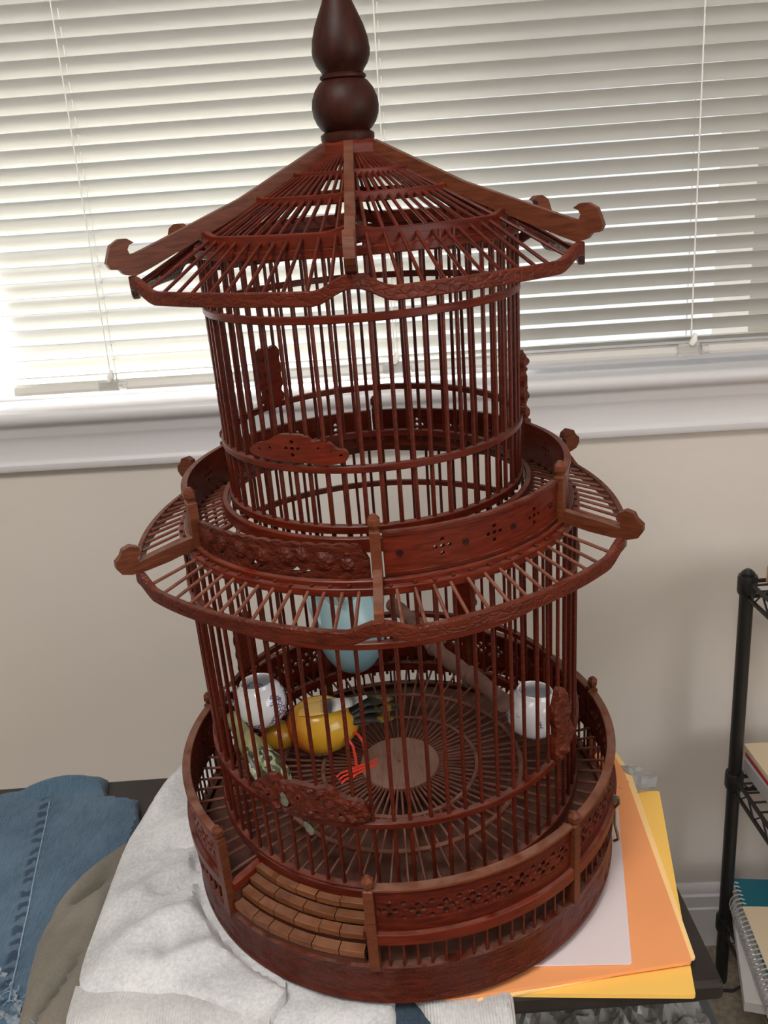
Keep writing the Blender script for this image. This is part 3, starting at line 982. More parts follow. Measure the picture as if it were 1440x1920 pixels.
# ------------------------------------------------------------------ porcelain feeder cups
pm, nt, pb = new_mat('blue_and_white_porcelain')
pb.inputs['Roughness'].default_value = 0.12
pb.inputs['Coat Weight'].default_value = 0.4
tc = nd(nt, 'ShaderNodeTexCoord')
v = nd(nt, 'ShaderNodeTexVoronoi', feature='DISTANCE_TO_EDGE', i_Scale=330.0)
nt.links.new(tc.outputs['Object'], v.inputs['Vector'])
nz = nd(nt, 'ShaderNodeTexNoise', i_Scale=62.0, i_Detail=2.0)
nt.links.new(tc.outputs['Object'], nz.inputs['Vector'])
st1 = nd(nt, 'ShaderNodeMath', operation='LESS_THAN')
st1.inputs[1].default_value = 0.13
nt.links.new(v.outputs['Distance'], st1.inputs[0])
st2 = nd(nt, 'ShaderNodeMapRange')
st2.inputs['From Min'].default_value = 0.53
st2.inputs['From Max'].default_value = 0.56
nt.links.new(nz.outputs['Fac'], st2.inputs['Value'])
sx = nd(nt, 'ShaderNodeSeparateXYZ')
nt.links.new(tc.outputs['Object'], sx.inputs[0])
zlim = nd(nt, 'ShaderNodeMath', operation='LESS_THAN')
zlim.inputs[1].default_value = 0.030
nt.links.new(sx.outputs['Z'], zlim.inputs[0])
m1 = nd(nt, 'ShaderNodeMath', operation='MULTIPLY')
m2 = nd(nt, 'ShaderNodeMath', operation='MULTIPLY')
nt.links.new(st1.outputs[0], m1.inputs[0])
nt.links.new(st2.outputs[0], m1.inputs[1])
nt.links.new(m1.outputs[0], m2.inputs[0])
nt.links.new(zlim.outputs[0], m2.inputs[1])
mx = nd(nt, 'ShaderNodeMix', data_type='RGBA')
mx.inputs[6].default_value = (0.80, 0.80, 0.83, 1)
mx.inputs[7].default_value = (0.09, 0.12, 0.36, 1)
nt.links.new(m2.outputs[0], mx.inputs[0])
nt.links.new(mx.outputs[2], pb.inputs['Base Color'])
M['porcelain'] = pm

def cup(pos, phi, label):
    t = tag(empty('porcelain_cup', incage(pos), (0.069, 0, radians(phi))), label, 'cup', 'porcelain feeder cups in the birdcage')
    t.scale = (1.12, 1.12, 1.12)
    prof = [(0.0135, 0.0), (0.0165, 0.001), (0.0200, 0.0055), (0.0222, 0.0125), (0.0226, 0.0185), (0.0215, 0.0255), (0.0185, 0.0315), (0.0160, 0.0340), (0.0150, 0.0355), (0.0149, 0.0372), (0.0141, 0.0380), (0.0133, 0.0370),
            (0.0135, 0.0350), (0.0150, 0.0315), (0.0190, 0.0245), (0.0200, 0.0165), (0.0170, 0.006), (0.0120, 0.0035)]
    MB().lathe(prof, 40).obj('cup_body', pm, t, True)
    e = [(0.0, 0.0200 + 0.0085 * sin(a) * 1.0, 0.0200 + 0.0065 * cos(a)) for a in [pi * i / 10 for i in range(11)]]
    e = [(0, -(0.0195 + 0.0115 * sin(a)), 0.024 + 0.0075 * cos(a)) for a in [pi * i / 10 for i in range(11)]]
    MB().tube(e, 0.0026, 8).obj('cup_ear', pm, t, True)
    return t
cup(cy(0.1310, -101, 0.1165), -101, 'blue and white porcelain cup hung inside the cage on the left, above the yellow bird')
cup(cy(0.1270, 84, 0.1090), 84, 'blue and white porcelain cup hung inside the cage on the right, beside the twig')

# ------------------------------------------------------------------ birds
def ellipsoid(mb, c, r, n=20, k=14, rot=None, shape=None):
    vs, fs = [], []
    for i in range(k + 1):
        th = pi * i / k
        for j in range(n):
            a = 2 * pi * j / n
            q = Vector((r[0] * sin(th) * cos(a), r[1] * sin(th) * sin(a), r[2] * cos(th)))
            if shape:
                q = shape(q)
            if rot is not None:
                q = rot @ q
            vs.append(q + Vector(c))
    for i in range(k):
        for j in range(n):
            fs.append((i * n + j, (i + 1) * n + j, (i + 1) * n + (j + 1) % n, i * n + (j + 1) % n))
    return mb.add(vs, fs)

def loft(path, ry, rz, n=20):
    """closed body around a spine; ry across, rz upwards"""
    mb = MB()
    path = [Vector(q) for q in path]
    vs, fs = [], []
    k = len(path)
    for i, q in enumerate(path):
        t = (path[min(i + 1, k - 1)] - path[max(i - 1, 0)]).normalized()
        sd = t.cross(Vector((0, 0, 1)))
        if sd.length < 1e-4:
            sd = Vector((0, 1, 0))
        sd.normalize()
        up = sd.cross(t)
        for j in range(n):
            a = 2 * pi * j / n
            vs.append(q + sd * (ry[i] * cos(a)) + up * (rz[i] * sin(a)))
    for i in range(k - 1):
        for j in range(n):
            fs.append((i * n + j, i * n + (j + 1) % n, (i + 1) * n + (j + 1) % n, (i + 1) * n + j))
    fs.append(tuple(range(n - 1, -1, -1)))
    fs.append(tuple((k - 1) * n + j for j in range(n)))
    return mb.add(vs, fs)

def grad_mat(name, axis, stops, rough, var=0.12, nscale=60, ofs=0.0):
    m, nt, pb = new_mat(name)
    pb.inputs['Roughness'].default_value = rough
    tc = nd(nt, 'ShaderNodeTexCoord')
    dt = nd(nt, 'ShaderNodeVectorMath', operation='DOT_PRODUCT')
    dt.inputs[1].default_value = axis
    nt.links.new(tc.outputs['Object'], dt.inputs[0])
    n = nd(nt, 'ShaderNodeTexNoise', i_Scale=nscale, i_Detail=4.0)
    nt.links.new(tc.outputs['Object'], n.inputs['Vector'])
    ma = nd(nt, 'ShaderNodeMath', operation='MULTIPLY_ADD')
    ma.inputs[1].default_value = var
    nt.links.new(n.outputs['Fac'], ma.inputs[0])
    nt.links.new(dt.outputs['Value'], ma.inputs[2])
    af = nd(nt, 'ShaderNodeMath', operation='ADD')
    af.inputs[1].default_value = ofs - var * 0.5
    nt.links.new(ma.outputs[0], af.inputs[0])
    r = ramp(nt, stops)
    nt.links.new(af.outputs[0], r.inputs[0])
    nt.links.new(r.outputs[0], pb.inputs['Base Color'])
    return m

# yellow bird lying by the centre disc
yb = tag(empty('bird_ornament', incage((-0.0735, 0.031, 0.1015)), (0.069, 0, radians(4))), 'glossy yellow and orange bird ornament with red wire feet lying on the cage floor', 'bird ornament')
ym = grad_mat('painted_yellow_bird', (12, 2, 6), [(0.0, (0.13, 0.010, 0.004)), (0.14, (0.38, 0.05, 0.010)), (0.26, (0.62, 0.22, 0.02)), (0.38, (0.68, 0.36, 0.025)), (0.75, (0.76, 0.46, 0.045)), (0.98, (0.62, 0.28, 0.02))], 0.18, 0.20, 28, 0.52)
yh = plain('painted_yellow_head', (0.34, 0.16, 0.010), 0.3, var=0.25, scale=50)
b = MB()
ellipsoid(b, (0, 0, 0), (0.0365, 0.029, 0.0285), 28, 20, None, lambda q: Vector((q.x, q.y * (1 + 3.0 * -q.x * (1 if q.x > 0 else 0.2)), q.z * (1 + 2.0 * -q.x * (1 if q.x > 0 else 0.2)))))
b.obj('body', ym, yb, True)
hd = ellipsoid(MB(), (-0.0425, -0.004, -0.004), (0.0165, 0.0145, 0.0145), 20, 14).obj('head', yh, yb, True)
MB().tube([(-0.056, -0.007, -0.006), (-0.063, -0.009, -0.008), (-0.069, -0.011, -0.010)], [0.006, 0.004, 0.0008], 10).obj('beak', plain('orange_beak', (0.70, 0.10, 0.02), 0.35), hd, True)
tm = grad_mat('black_yellow_tail', (10, 0, 0), [(0.2, (0.010, 0.008, 0.006)), (0.55, (0.014, 0.012, 0.008)), (0.62, (0.26, 0.15, 0.015)), (0.74, (0.02, 0.016, 0.010))], 0.5, 0.6, 110, 0.0)
for i, (dy, dz, L) in enumerate(((0.006, 0.010, 0.072), (0.0, 0.006, 0.078), (-0.006, 0.000, 0.070), (0.002, 0.013, 0.064))):
    loft([(0.022, dy * 0.4, 0.004 + dz * 0.5), (0.045, dy, 0.008 + dz), (L - 0.008, dy * 1.5, 0.006 + dz), (L, dy * 1.6, 0.005 + dz)], [0.010, 0.009, 0.007, 0.002], [0.006, 0.003, 0.0022, 0.001], 10).obj('tail_feather', tm, yb, True)
wm = grad_mat('white_black_wing', (15, 0, 0), [(0.05, (0.74, 0.46, 0.10)), (0.28, (0.70, 0.46, 0.14)), (0.38, (0.07, 0.06, 0.05)), (0.46, (0.05, 0.05, 0.05)), (0.54, (0.80, 0.78, 0.74)), (0.70, (0.62, 0.60, 0.57)), (0.78, (0.10, 0.10, 0.09)), (0.90, (0.70, 0.68, 0.64))], 0.35, 0.12, 90, 0.30)
loft([(-0.020, -0.010, 0.0225), (-0.010, -0.012, 0.0265), (0.008, -0.010, 0.0275), (0.028, -0.006, 0.0265), (0.046, -0.002, 0.0285)], [0.004, 0.0105, 0.012, 0.008, 0.002], [0.002, 0.0030, 0.0030, 0.0022, 0.001], 12).obj('wing', wm, yb, True)
red = plain('red_wire', (0.80, 0.06, 0.03), 0.35)
for sx_, sy_ in ((0.0, 0.0), (0.010, 0.009)):
    x0_, y0_ = 0.026 + sx_, -0.031 + sy_ * 0.6
    leg = MB().tube([(0.018 + sx_, -0.018 + sy_, -0.004), (x0_ - 0.002, y0_ + 0.006, -0.002), (x0_ + 0.002, y0_, -0.006), (x0_ + 0.0035, y0_ - 0.004, -0.016), (x0_ + 0.004, y0_ - 0.008, -0.027)], 0.0015, 8).obj('leg', red, yb, True)
    for i in range(3):
        MB().tube([(x0_ + 0.014, y0_ - 0.006 - i * 0.004 + 0.003, -0.0265), (x0_ + 0.004, y0_ - 0.008 - i * 0.004, -0.0262), (x0_ - 0.012 + i * 0.002, y0_ - 0.013 - i * 0.005, -0.0262), (x0_ - 0.016 + i * 0.002, y0_ - 0.016 - i * 0.005, -0.028)], 0.0011, 7).obj('toe', red, leg, True)
# small printed sticker on the belly
sk = MB()
def on_belly(u, w):
    q = Vector((-0.017 + u, 0, 0))
    a = radians(-118 + w)
    s = sqrt(max(0.01, 1 - (q.x / 0.0365) ** 2)) * 1.018
    return (q.x, 0.0292 * s * cos(a), 0.0287 * s * sin(a))
nu = 10
vs = [on_belly(0.0215 * i / nu, j * 8.5 - i * 0.9) for j in range(2) for i in range(nu + 1)]
vs += [tuple(Vector(q) * 0.985) for q in vs]
k = nu + 1
fs = [(i, i + 1, k + i + 1, k + i) for i in range(nu)] + [(2 * k + i + 1, 2 * k + i, 3 * k + i, 3 * k + i + 1) for i in range(nu)]
fs += [(i + 1, i, 2 * k + i, 2 * k + i + 1) for i in range(nu)] + [(k + i, k + i + 1, 3 * k + i + 1, 3 * k + i) for i in range(nu)] + [(0, k, 3 * k, 2 * k), (k - 1, 2 * k + k - 1, 4 * k - 1, 2 * k - 1)]
sm2, nt, pb = new_mat('printed_sticker')
tc = nd(nt, 'ShaderNodeTexCoord')
mp = nd(nt, 'ShaderNodeMapping')
mp.inputs['Scale'].default_value = (900, 250, 250)
nt.links.new(tc.outputs['Object'], mp.inputs[0])
nz = nd(nt, 'ShaderNodeTexNoise', i_Scale=1.0, i_Detail=1.0)
nt.links.new(mp.outputs[0], nz.inputs['Vector'])
r = ramp(nt, [(0.40, (0.10, 0.08, 0.06)), (0.47, (0.58, 0.52, 0.42))])
nt.links.new(nz.outputs['Fac'], r.inputs[0])
nt.links.new(r.outputs[0], pb.inputs['Base Color'])
sk.add(vs, fs).obj('sticker', sm2, yb, True)

# pale blue bird on the twig
bb = tag(empty('bird_ornament', incage((-0.0385, 0.070, 0.1875)), (0.069, radians(-4), 0)), 'pale blue egg-shaped bird ornament perched high on the twig', 'bird ornament')
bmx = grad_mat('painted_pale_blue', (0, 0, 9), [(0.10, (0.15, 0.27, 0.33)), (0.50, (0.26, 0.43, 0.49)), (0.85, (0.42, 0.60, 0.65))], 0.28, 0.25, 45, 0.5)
bb.scale = (1.08, 1.08, 1.08)
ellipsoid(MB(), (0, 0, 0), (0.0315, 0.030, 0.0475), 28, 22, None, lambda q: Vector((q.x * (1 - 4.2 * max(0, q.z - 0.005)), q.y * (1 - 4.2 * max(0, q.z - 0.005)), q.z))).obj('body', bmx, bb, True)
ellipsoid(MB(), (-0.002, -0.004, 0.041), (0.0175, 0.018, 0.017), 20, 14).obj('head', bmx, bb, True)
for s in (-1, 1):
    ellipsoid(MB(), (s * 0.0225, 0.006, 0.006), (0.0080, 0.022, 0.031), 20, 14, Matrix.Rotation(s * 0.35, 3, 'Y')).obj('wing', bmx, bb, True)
loft([(0, 0.018, -0.025), (0, 0.038, -0.045), (0, 0.048, -0.058)], [0.012, 0.011, 0.006], [0.006, 0.003, 0.001], 12).obj('tail', bmx, bb, True)
MB().tube([(-0.002, -0.021, 0.042), (-0.002, -0.026, 0.040), (-0.002, -0.030, 0.038)], [0.004, 0.0028, 0.0006], 8).obj('beak', plain('grey_beak', (0.12, 0.12, 0.12), 0.4), bb, True)

# mottled green bird leaning on the bars
gb = tag(empty('bird_ornament', incage((-0.128, -0.016, 0.101)), (0, 0, 0)), 'small mottled olive green bird ornament leaning on the bars below the left cup', 'bird ornament')
gmat, nt, pb = new_mat('mottled_green_feathers')
pb.inputs['Roughness'].default_value = 0.38
tc = nd(nt, 'ShaderNodeTexCoord')
v = nd(nt, 'ShaderNodeTexVoronoi', i_Scale=210.0)
nt.links.new(tc.outputs['Object'], v.inputs['Vector'])
r = ramp(nt, [(0.10, (0.025, 0.03, 0.018)), (0.42, (0.06, 0.075, 0.035)), (0.62, (0.30, 0.30, 0.16)), (0.85, (0.45, 0.47, 0.36))])
sp_ = nd(nt, 'ShaderNodeSeparateColor')
nt.links.new(v.outputs['Color'], sp_.inputs[0])
nt.links.new(sp_.outputs[0], r.inputs[0])
nt.links.new(r.outputs[0], pb.inputs['Base Color'])
gpale = plain('pale_olive_feathers', (0.25, 0.225, 0.10), 0.6, var=0.4, scale=90)
sp0 = [(-0.026, 0.026, 0.030), (-0.023, 0.020, 0.026), (-0.016, 0.011, 0.017), (-0.004, 0.002, 0.006), (0.005, -0.008, -0.006), (0.012, -0.017, -0.015), (0.018, -0.026, -0.022)]
loft(sp0, [0.002, 0.0070, 0.0095, 0.0135, 0.0150, 0.012, 0.004], [0.002, 0.0070, 0.0095, 0.0135, 0.0150, 0.010, 0.003], 18).obj('body', gpale, gb, True)
ellipsoid(MB(), (-0.0265, 0.024, 0.0290), (0.0092, 0.0090, 0.0092), 18, 12).obj('head', gpale, gb, True)
for s, dx in ((1, 0.009), (-1, -0.006)):
    loft([(-0.008 + dx, -0.004, 0.015), (0.001 + dx, -0.011, 0.006), (0.011 + dx, -0.020, -0.006), (0.020 + dx, -0.030, -0.020)], [0.004, 0.0100, 0.0100, 0.002], [0.003, 0.0062, 0.0052, 0.001], 12).obj('wing', gmat, gb, True)
loft([(0.014, -0.022, -0.016), (0.022, -0.034, -0.022), (0.027, -0.040, -0.0265)], [0.007, 0.006, 0.002], [0.003, 0.002, 0.001], 10).obj('tail', gmat, gb, True)

# ------------------------------------------------------------------ bench, papers
BZ = -0.030
bench = tag(empty('bench', (-0.25, 0.705, FLOOR)), 'low black wooden bench carrying the birdcage, papers and clothes', 'bench')
def bp(a, c, name):
    m = MB().box2([a[0] + 0.25, a[1] - 0.705, a[2] - FLOOR], [c[0] + 0.25, c[1] - 0.705, c[2] - FLOOR])
    o = m.obj(name, M['dark'], bench)
    bv = o.modifiers.new('bevel', 'BEVEL')
    bv.width, bv.segments = 0.004, 2
    return o
bp((-0.78, 0.537, BZ - 0.018), (0.247, 0.875, BZ), 'top')
bp((-0.76, 0.550, BZ - 0.034), (0.235, 0.565, BZ - 0.018), 'apron_board')
bp((-0.76, 0.850, BZ - 0.07), (0.235, 0.865, BZ - 0.018), 'apron_board')
for x in (-0.70, -0.02):
    for y in (0.55, 0.832):
        bp((x, y, FLOOR), (x + 0.03, y + 0.03, BZ - 0.018), 'leg')

def sheet(name, pts, z0, z1, mat, label, cat, curl=0.0, rc=0.0015):
    pts = smooth_corner(pts, rc)
    n = len(pts)
    xs = [q[0] for q in pts]; ys = [q[1] for q in pts]
    cx_, cy_ = sum(xs) / n, sum(ys) / n
    mb = plate(pts, [], 0.02, lambda x, y, s: (x, y, (z0 if s else z1) + curl * ((x - cx_) ** 2 + (y - cy_) ** 2)), 0.02)
    o = mb.obj(name, mat)
    return tag(fix_normals(o), label, cat)
def smooth_corner(pts, d):
    out = []
    n = len(pts)
    for i in range(n):
        p0, p1, p2 = Vector(pts[i - 1]), Vector(pts[i]), Vector(pts[(i + 1) % n])
        out += [tuple(p1 + (p0 - p1).normalized() * d), tuple(p1 + (p2 - p1).normalized() * d)]
    return out
def quad(br, tr, bl_, back):
    """a sheet from its near right corner, its right edge and its near edge"""
    br, tr, bl_ = Vector(br), Vector(tr), Vector(bl_)
    u = (tr - br).normalized() * back
    w = (bl_ - br)
    w = w.normalized() * max(w.length, 0.235)
    return [tuple(br), tuple(br + u), tuple(br + u + w), tuple(br + w)]
sheet('card_folder', quad((0.2184, 0.5245), (0.2727, 0.7778), (0.0759, 0.5377), 0.262), BZ, BZ + 0.004, M['yellow'], 'yellow card folder at the bottom of the pile under the cage', 'folder')
sheet('card_folder', [(0.2302, 0.5571), (0.2520, 0.812), (0.2471, 0.854), (0.02, 0.855), (0.02, 0.526), (0.082, 0.5351)], BZ + 0.0045, BZ + 0.0065, M['cream'], 'pale yellow folder edge showing below the orange one', 'folder')
sheet('card_folder', [(0.2249, 0.5511), (0.2438, 0.8061), (0.2421, 0.8423), (0.02, 0.85), (0.02, 0.530), (0.0823, 0.5367)], BZ + 0.007, BZ + 0.010, M['orange'], 'orange card folder under the white sheet of paper', 'folder')
sheet('paper_sheet', quad((0.1758, 0.5512), (0.2297, 0.7917), (0.1073, 0.5555), 0.25), BZ + 0.0105, BZ + 0.012, M['white_paper'], 'white sheet of paper on the orange folder beside the cage', 'paper')

# ------------------------------------------------------------------ clothes
CI = CAGE_M.inverted()
def cloth(name, outl, z0, thick, fold, mat, parent, grid=0.006, edge=0.018, sm=2, jit=0.0, lip=0.12, cap=None):
    out = smooth_poly(outl, sm)
    out = densify(out, grid)
    if jit:
        out = [(x + jit * noise.noise(Vector((x * 90, y * 90, 2))), y + jit * noise.noise(Vector((x * 90, y * 90, 8)))) for x, y in out]
    def top(x, y, s):
        d = edge_dist(x, y, out)
        e = sqrt(max(0.0, 1 - (1 - min(1, d / edge)) ** 2))
        if s:
            zz = z0
        else:
            zz = z0 + thick * (lip + (1 - lip) * e) + fold(x, y) * (0.2 + 0.8 * e)
            if cap:
                zz = min(zz, cap(x, y))
            zz = max(zz, z0 + 0.0015)
            q = CI @ Vector((x, y, 0))
            rr = hypot(q.x, q.y)
            lim = 0.0 - CI[2][3]
            plane = (-CI[2][3] - CI[2][0] * x - CI[2][1] * y) / CI[2][2] - 0.0012
            if rr < 0.2065:
                zz = min(zz, plane)
            elif rr < 0.240:
                t = (rr - 0.2065) / 0.0335
                zz = min(zz, plane + 0.045 * t ** 0.8)
        if y < 0.530:
            zz -= 2.2 * (0.530 - y) ** 2 * 12
        return (x, y, zz)
    o = plate(out, [], grid, top).obj(name, mat, parent, True)
    return fix_normals(o)
def nn(x, y, sx_, sy_, ang, seed):
    c, s = cos(ang), sin(ang)
    return noise.noise(Vector(((x * c + y * s) * sx_, (-x * s + y * c) * sy_, seed)))
def ridge(x, y, a, c, w, hgt):
    dx, dy = c[0] - a[0], c[1] - a[1]
    L = dx * dx + dy * dy
    t = max(0, min(1, ((x - a[0]) * dx + (y - a[1]) * dy) / L))
    d = hypot(x - a[0] - t * dx, y - a[1] - t * dy)
    return hgt * math.exp(-(d / w) ** 2) * (0.35 + 0.65 * sin(pi * (0.12 + 0.76 * t)))

sw = tag(empty('sweatshirt', (-0.24, 0.68, BZ)), 'light heather grey sweatshirt bunched under the left of the birdcage', 'sweatshirt')
def local(o, root):
    m = Matrix.Translation(root.location).inverted()
    o.data.transform(m)
    return o
def fsw(x, y):
    v = 0.006 * nn(x, y, 16, 9, 0.5, 1.0) + 0.0020 * nn(x, y, 45, 20, 0.9, 4.0) + 0.0006 * nn(x, y, 110, 90, 0.3, 7.0)
    v += ridge(x, y, (-0.262, 0.640), (-0.205, 0.690), 0.012, 0.008)
    v += ridge(x, y, (-0.250, 0.590), (-0.170, 0.640), 0.013, 0.012)
    v += ridge(x, y, (-0.262, 0.790), (-0.222, 0.850), 0.02, 0.014)
    v += ridge(x, y, (-0.240, 0.740), (-0.205, 0.760), 0.012, 0.007)
    v += ridge(x, y, (-0.200, 0.565), (-0.140, 0.590), 0.012, 0.012)
    v += ridge(x, y, (-0.265, 0.575), (-0.21, 0.565), 0.012, 0.005)
    v -= ridge(x, y, (-0.235, 0.655), (-0.192, 0.672), 0.006, 0.012)
    v -= ridge(x, y, (-0.230, 0.715), (-0.203, 0.722), 0.006, 0.008)
    v -= ridge(x, y, (-0.210, 0.602), (-0.206, 0.550), 0.007, 0.004)
    return v
local(cloth('body', [(-0.2508, 0.8700), (-0.2658, 0.8141), (-0.2759, 0.7656), (-0.2822, 0.7291), (-0.2809, 0.6750), (-0.2800, 0.6315), (-0.2796, 0.5835), (-0.2754, 0.5570), (-0.2660, 0.5495), (-0.2366, 0.5480), (-0.2042, 0.5390), (-0.1917, 0.5400), (-0.1600, 0.5290), (-0.1200, 0.5120), (-0.0993, 0.5452), (-0.1264, 0.5742), (-0.10, 0.62), (-0.12, 0.80), (-0.19, 0.87)], BZ, 0.028, fsw, M['sweat'], sw, 0.0048, 0.02, 1, lip=0.8), sw)
local(cloth('ribbed_hem', [(-0.2790, 0.5600), (-0.2366, 0.5580), (-0.2042, 0.5480), (-0.1917, 0.5490), (-0.1600, 0.5380), (-0.1150, 0.5200), (-0.121, 0.488), (-0.16, 0.480), (-0.2660, 0.488), (-0.2765, 0.530)], BZ + 0.0004, 0.0235, lambda x, y: fsw(x, y) * 0.6 - 0.001, M['rib_knit'], sw, 0.0045, 0.010, 0, lip=0.8), sw)
def fsl(x, y):
    return 0.003 * nn(x, y, 25, 18, 0.4, 2.0) + 0.0015 * nn(x, y, 70, 70, 0.4, 3.0)
local(cloth('sleeve', [(-0.16, 0.62), (-0.145, 0.50), (-0.10, 0.487), (-0.0168, 0.492), (-0.0175, 0.56), (-0.02, 0.64)], BZ, 0.011, fsl, M['sweat'], sw, 0.005, 0.008, 0), sw)
def fcf(x, y):
    return 0.003 * nn(x, y, 30, 30, 0, 5.0)
local(cloth('cuff', [(-0.0100, 0.5450), (0.010, 0.5160), (0.024, 0.497), (0.0685, 0.492), (0.0775, 0.525), (0.0740, 0.575), (-0.005, 0.580)], BZ, 0.008, fcf, M['rib_knit'], sw, 0.0045, 0.006, 1), sw)
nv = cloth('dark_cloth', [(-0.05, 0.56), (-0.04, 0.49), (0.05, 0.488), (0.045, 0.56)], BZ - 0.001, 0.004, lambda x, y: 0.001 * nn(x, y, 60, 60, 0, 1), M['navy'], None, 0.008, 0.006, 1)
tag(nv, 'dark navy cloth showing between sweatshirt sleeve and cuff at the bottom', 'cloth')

jn = tag(empty('jeans', (-0.42, 0.68, BZ)), 'folded blue denim jeans lying at the left end of the bench', 'jeans')
S0, S1 = (-0.3906, 0.823), (-0.3300, 0.556)
def seamd(x, y):
    dx, dy = S1[0] - S0[0], S1[1] - S0[1]
    L = hypot(dx, dy)
    t = ((x - S0[0]) * dx + (y - S0[1]) * dy) / L
    d = ((x - S0[0]) * dy - (y - S0[1]) * dx) / L
    return t, d
SL = hypot(S1[0] - S0[0], S1[1] - S0[1])
SU = ((S1[0] - S0[0]) / SL, (S1[1] - S0[1]) / SL)
dmat = cloth_mat('blue_denim_with_puckered_seam', (0.036, 0.070, 0.112), (0.097, 0.155, 0.215), 620, 0.5, streak=0.35)
nt = dmat.node_tree
pbs = nt.nodes['Principled BSDF']
tc = nd(nt, 'ShaderNodeTexCoord')
sub = nd(nt, 'ShaderNodeVectorMath', operation='SUBTRACT')
sub.inputs[1].default_value = (S0[0] + 0.42, S0[1] - 0.68, 0)
nt.links.new(tc.outputs['Object'], sub.inputs[0])
dt = nd(nt, 'ShaderNodeVectorMath', operation='DOT_PRODUCT')
dt.inputs[1].default_value = (SU[0], SU[1], 0)
dd = nd(nt, 'ShaderNodeVectorMath', operation='DOT_PRODUCT')
dd.inputs[1].default_value = (SU[1], -SU[0], 0)
nt.links.new(sub.outputs[0], dt.inputs[0])
nt.links.new(sub.outputs[0], dd.inputs[0])
nz = nd(nt, 'ShaderNodeTexNoise', i_Scale=45.0, i_Detail=3.0)
nt.links.new(tc.outputs['Object'], nz.inputs['Vector'])
ph = nd(nt, 'ShaderNodeMath', operation='MULTIPLY')
ph.inputs[1].default_value = 400.0
nt.links.new(dt.outputs['Value'], ph.inputs[0])
ph2 = nd(nt, 'ShaderNodeMath', operation='MULTIPLY_ADD')
ph2.inputs[1].default_value = 9.0
nt.links.new(nz.outputs['Fac'], ph2.inputs[0])
nt.links.new(ph.outputs[0], ph2.inputs[2])
sn = nd(nt, 'ShaderNodeMath', operation='SINE')
nt.links.new(ph2.outputs[0], sn.inputs[0])
m1 = nd(nt, 'ShaderNodeMapRange')
m1.inputs['From Min'].default_value = 0.1
m1.inputs['From Max'].default_value = 0.7
nt.links.new(sn.outputs[0], m1.inputs['Value'])
dab = nd(nt, 'ShaderNodeMath', operation='SUBTRACT')
dab.inputs[1].default_value = 0.0065
nt.links.new(dd.outputs['Value'], dab.inputs[0])
dab2 = nd(nt, 'ShaderNodeMath', operation='ABSOLUTE')
nt.links.new(dab.outputs[0], dab2.inputs[0])
m2 = nd(nt, 'ShaderNodeMapRange')
m2.inputs['From Min'].default_value = 0.0070
m2.inputs['From Max'].default_value = 0.0035
nt.links.new(dab2.outputs[0], m2.inputs['Value'])
mm = nd(nt, 'ShaderNodeMath', operation='MULTIPLY')
nt.links.new(m1.outputs[0], mm.inputs[0])
nt.links.new(m2.outputs[0], mm.inputs[1])
mm2 = nd(nt, 'ShaderNodeMath', operation='MULTIPLY')
mm2.inputs[1].default_value = 0.75
nt.links.new(mm.outputs[0], mm2.inputs[0])
mxx = nd(nt, 'ShaderNodeMix', data_type='RGBA')
mxx.inputs[7].default_value = (0.012, 0.026, 0.05, 1)
src = pbs.inputs['Base Color'].links[0].from_socket
nt.links.new(mm2.outputs[0], mxx.inputs[0])
nt.links.new(src, mxx.inputs[6])
nt.links.new(mxx.outputs[2], pbs.inputs['Base Color'])
def fj(x, y):
    t, d = seamd(x, y)
    v = 0.004 * nn(x, y, 14, 9, 0.2, 11.0) + 0.0018 * nn(x, y, 50, 30, 0.2, 12.0)
    v += 0.0026 * math.exp(-((d - 0.004) / 0.005) ** 2)
    v += 0.0016 * math.exp(-((d - 0.009) / 0.006) ** 2) * sin(t * 400 + 2 * noise.noise(Vector((t * 40, 0, 1))))
    v += 0.0014 * math.exp(-((d + 0.004) / 0.004) ** 2) * sin(t * 430)
    return v
local(cloth('leg', [(-0.62, 0.838), (-0.4512, 0.8325), (-0.3297, 0.8267), (-0.2930, 0.8175), (-0.2915, 0.8050), (-0.2830, 0.7813), (-0.2816, 0.7346), (-0.300, 0.62), (-0.303, 0.500), (-0.60, 0.485)], BZ, 0.015, fj, dmat, jn, 0.0045, 0.004, 0, lip=0.7), jn)
local(cloth('leg', [(-0.62, 0.875), (-0.46, 0.846), (-0.4213, 0.8559), (-0.3822, 0.8667), (-0.3420, 0.8673), (-0.338, 0.8450), (-0.330, 0.832), (-0.33, 0.79), (-0.6, 0.77)], BZ, 0.0135, lambda x, y: 0.003 * nn(x, y, 30, 20, 0, 3) + ridge(x, y, (-0.42, 0.845), (-0.35, 0.852), 0.010, 0.014), M['denim'], jn, 0.005, 0.008, 0, lip=0.4), jn)
pts = []
for i in range(40):
    t = i / 39
    x, y = S0[0] + (S1[0] - S0[0]) * t, S0[1] - 0.006 + (S1[1] - S0[1]) * t
    pts.append((x - jn.location.x, y - jn.location.y, 0.015 + 0.0002 + fj(x, y)))
MB().tube(pts, 0.0008, 6).obj('seam', M['thread'], jn, True)
random.seed(3)
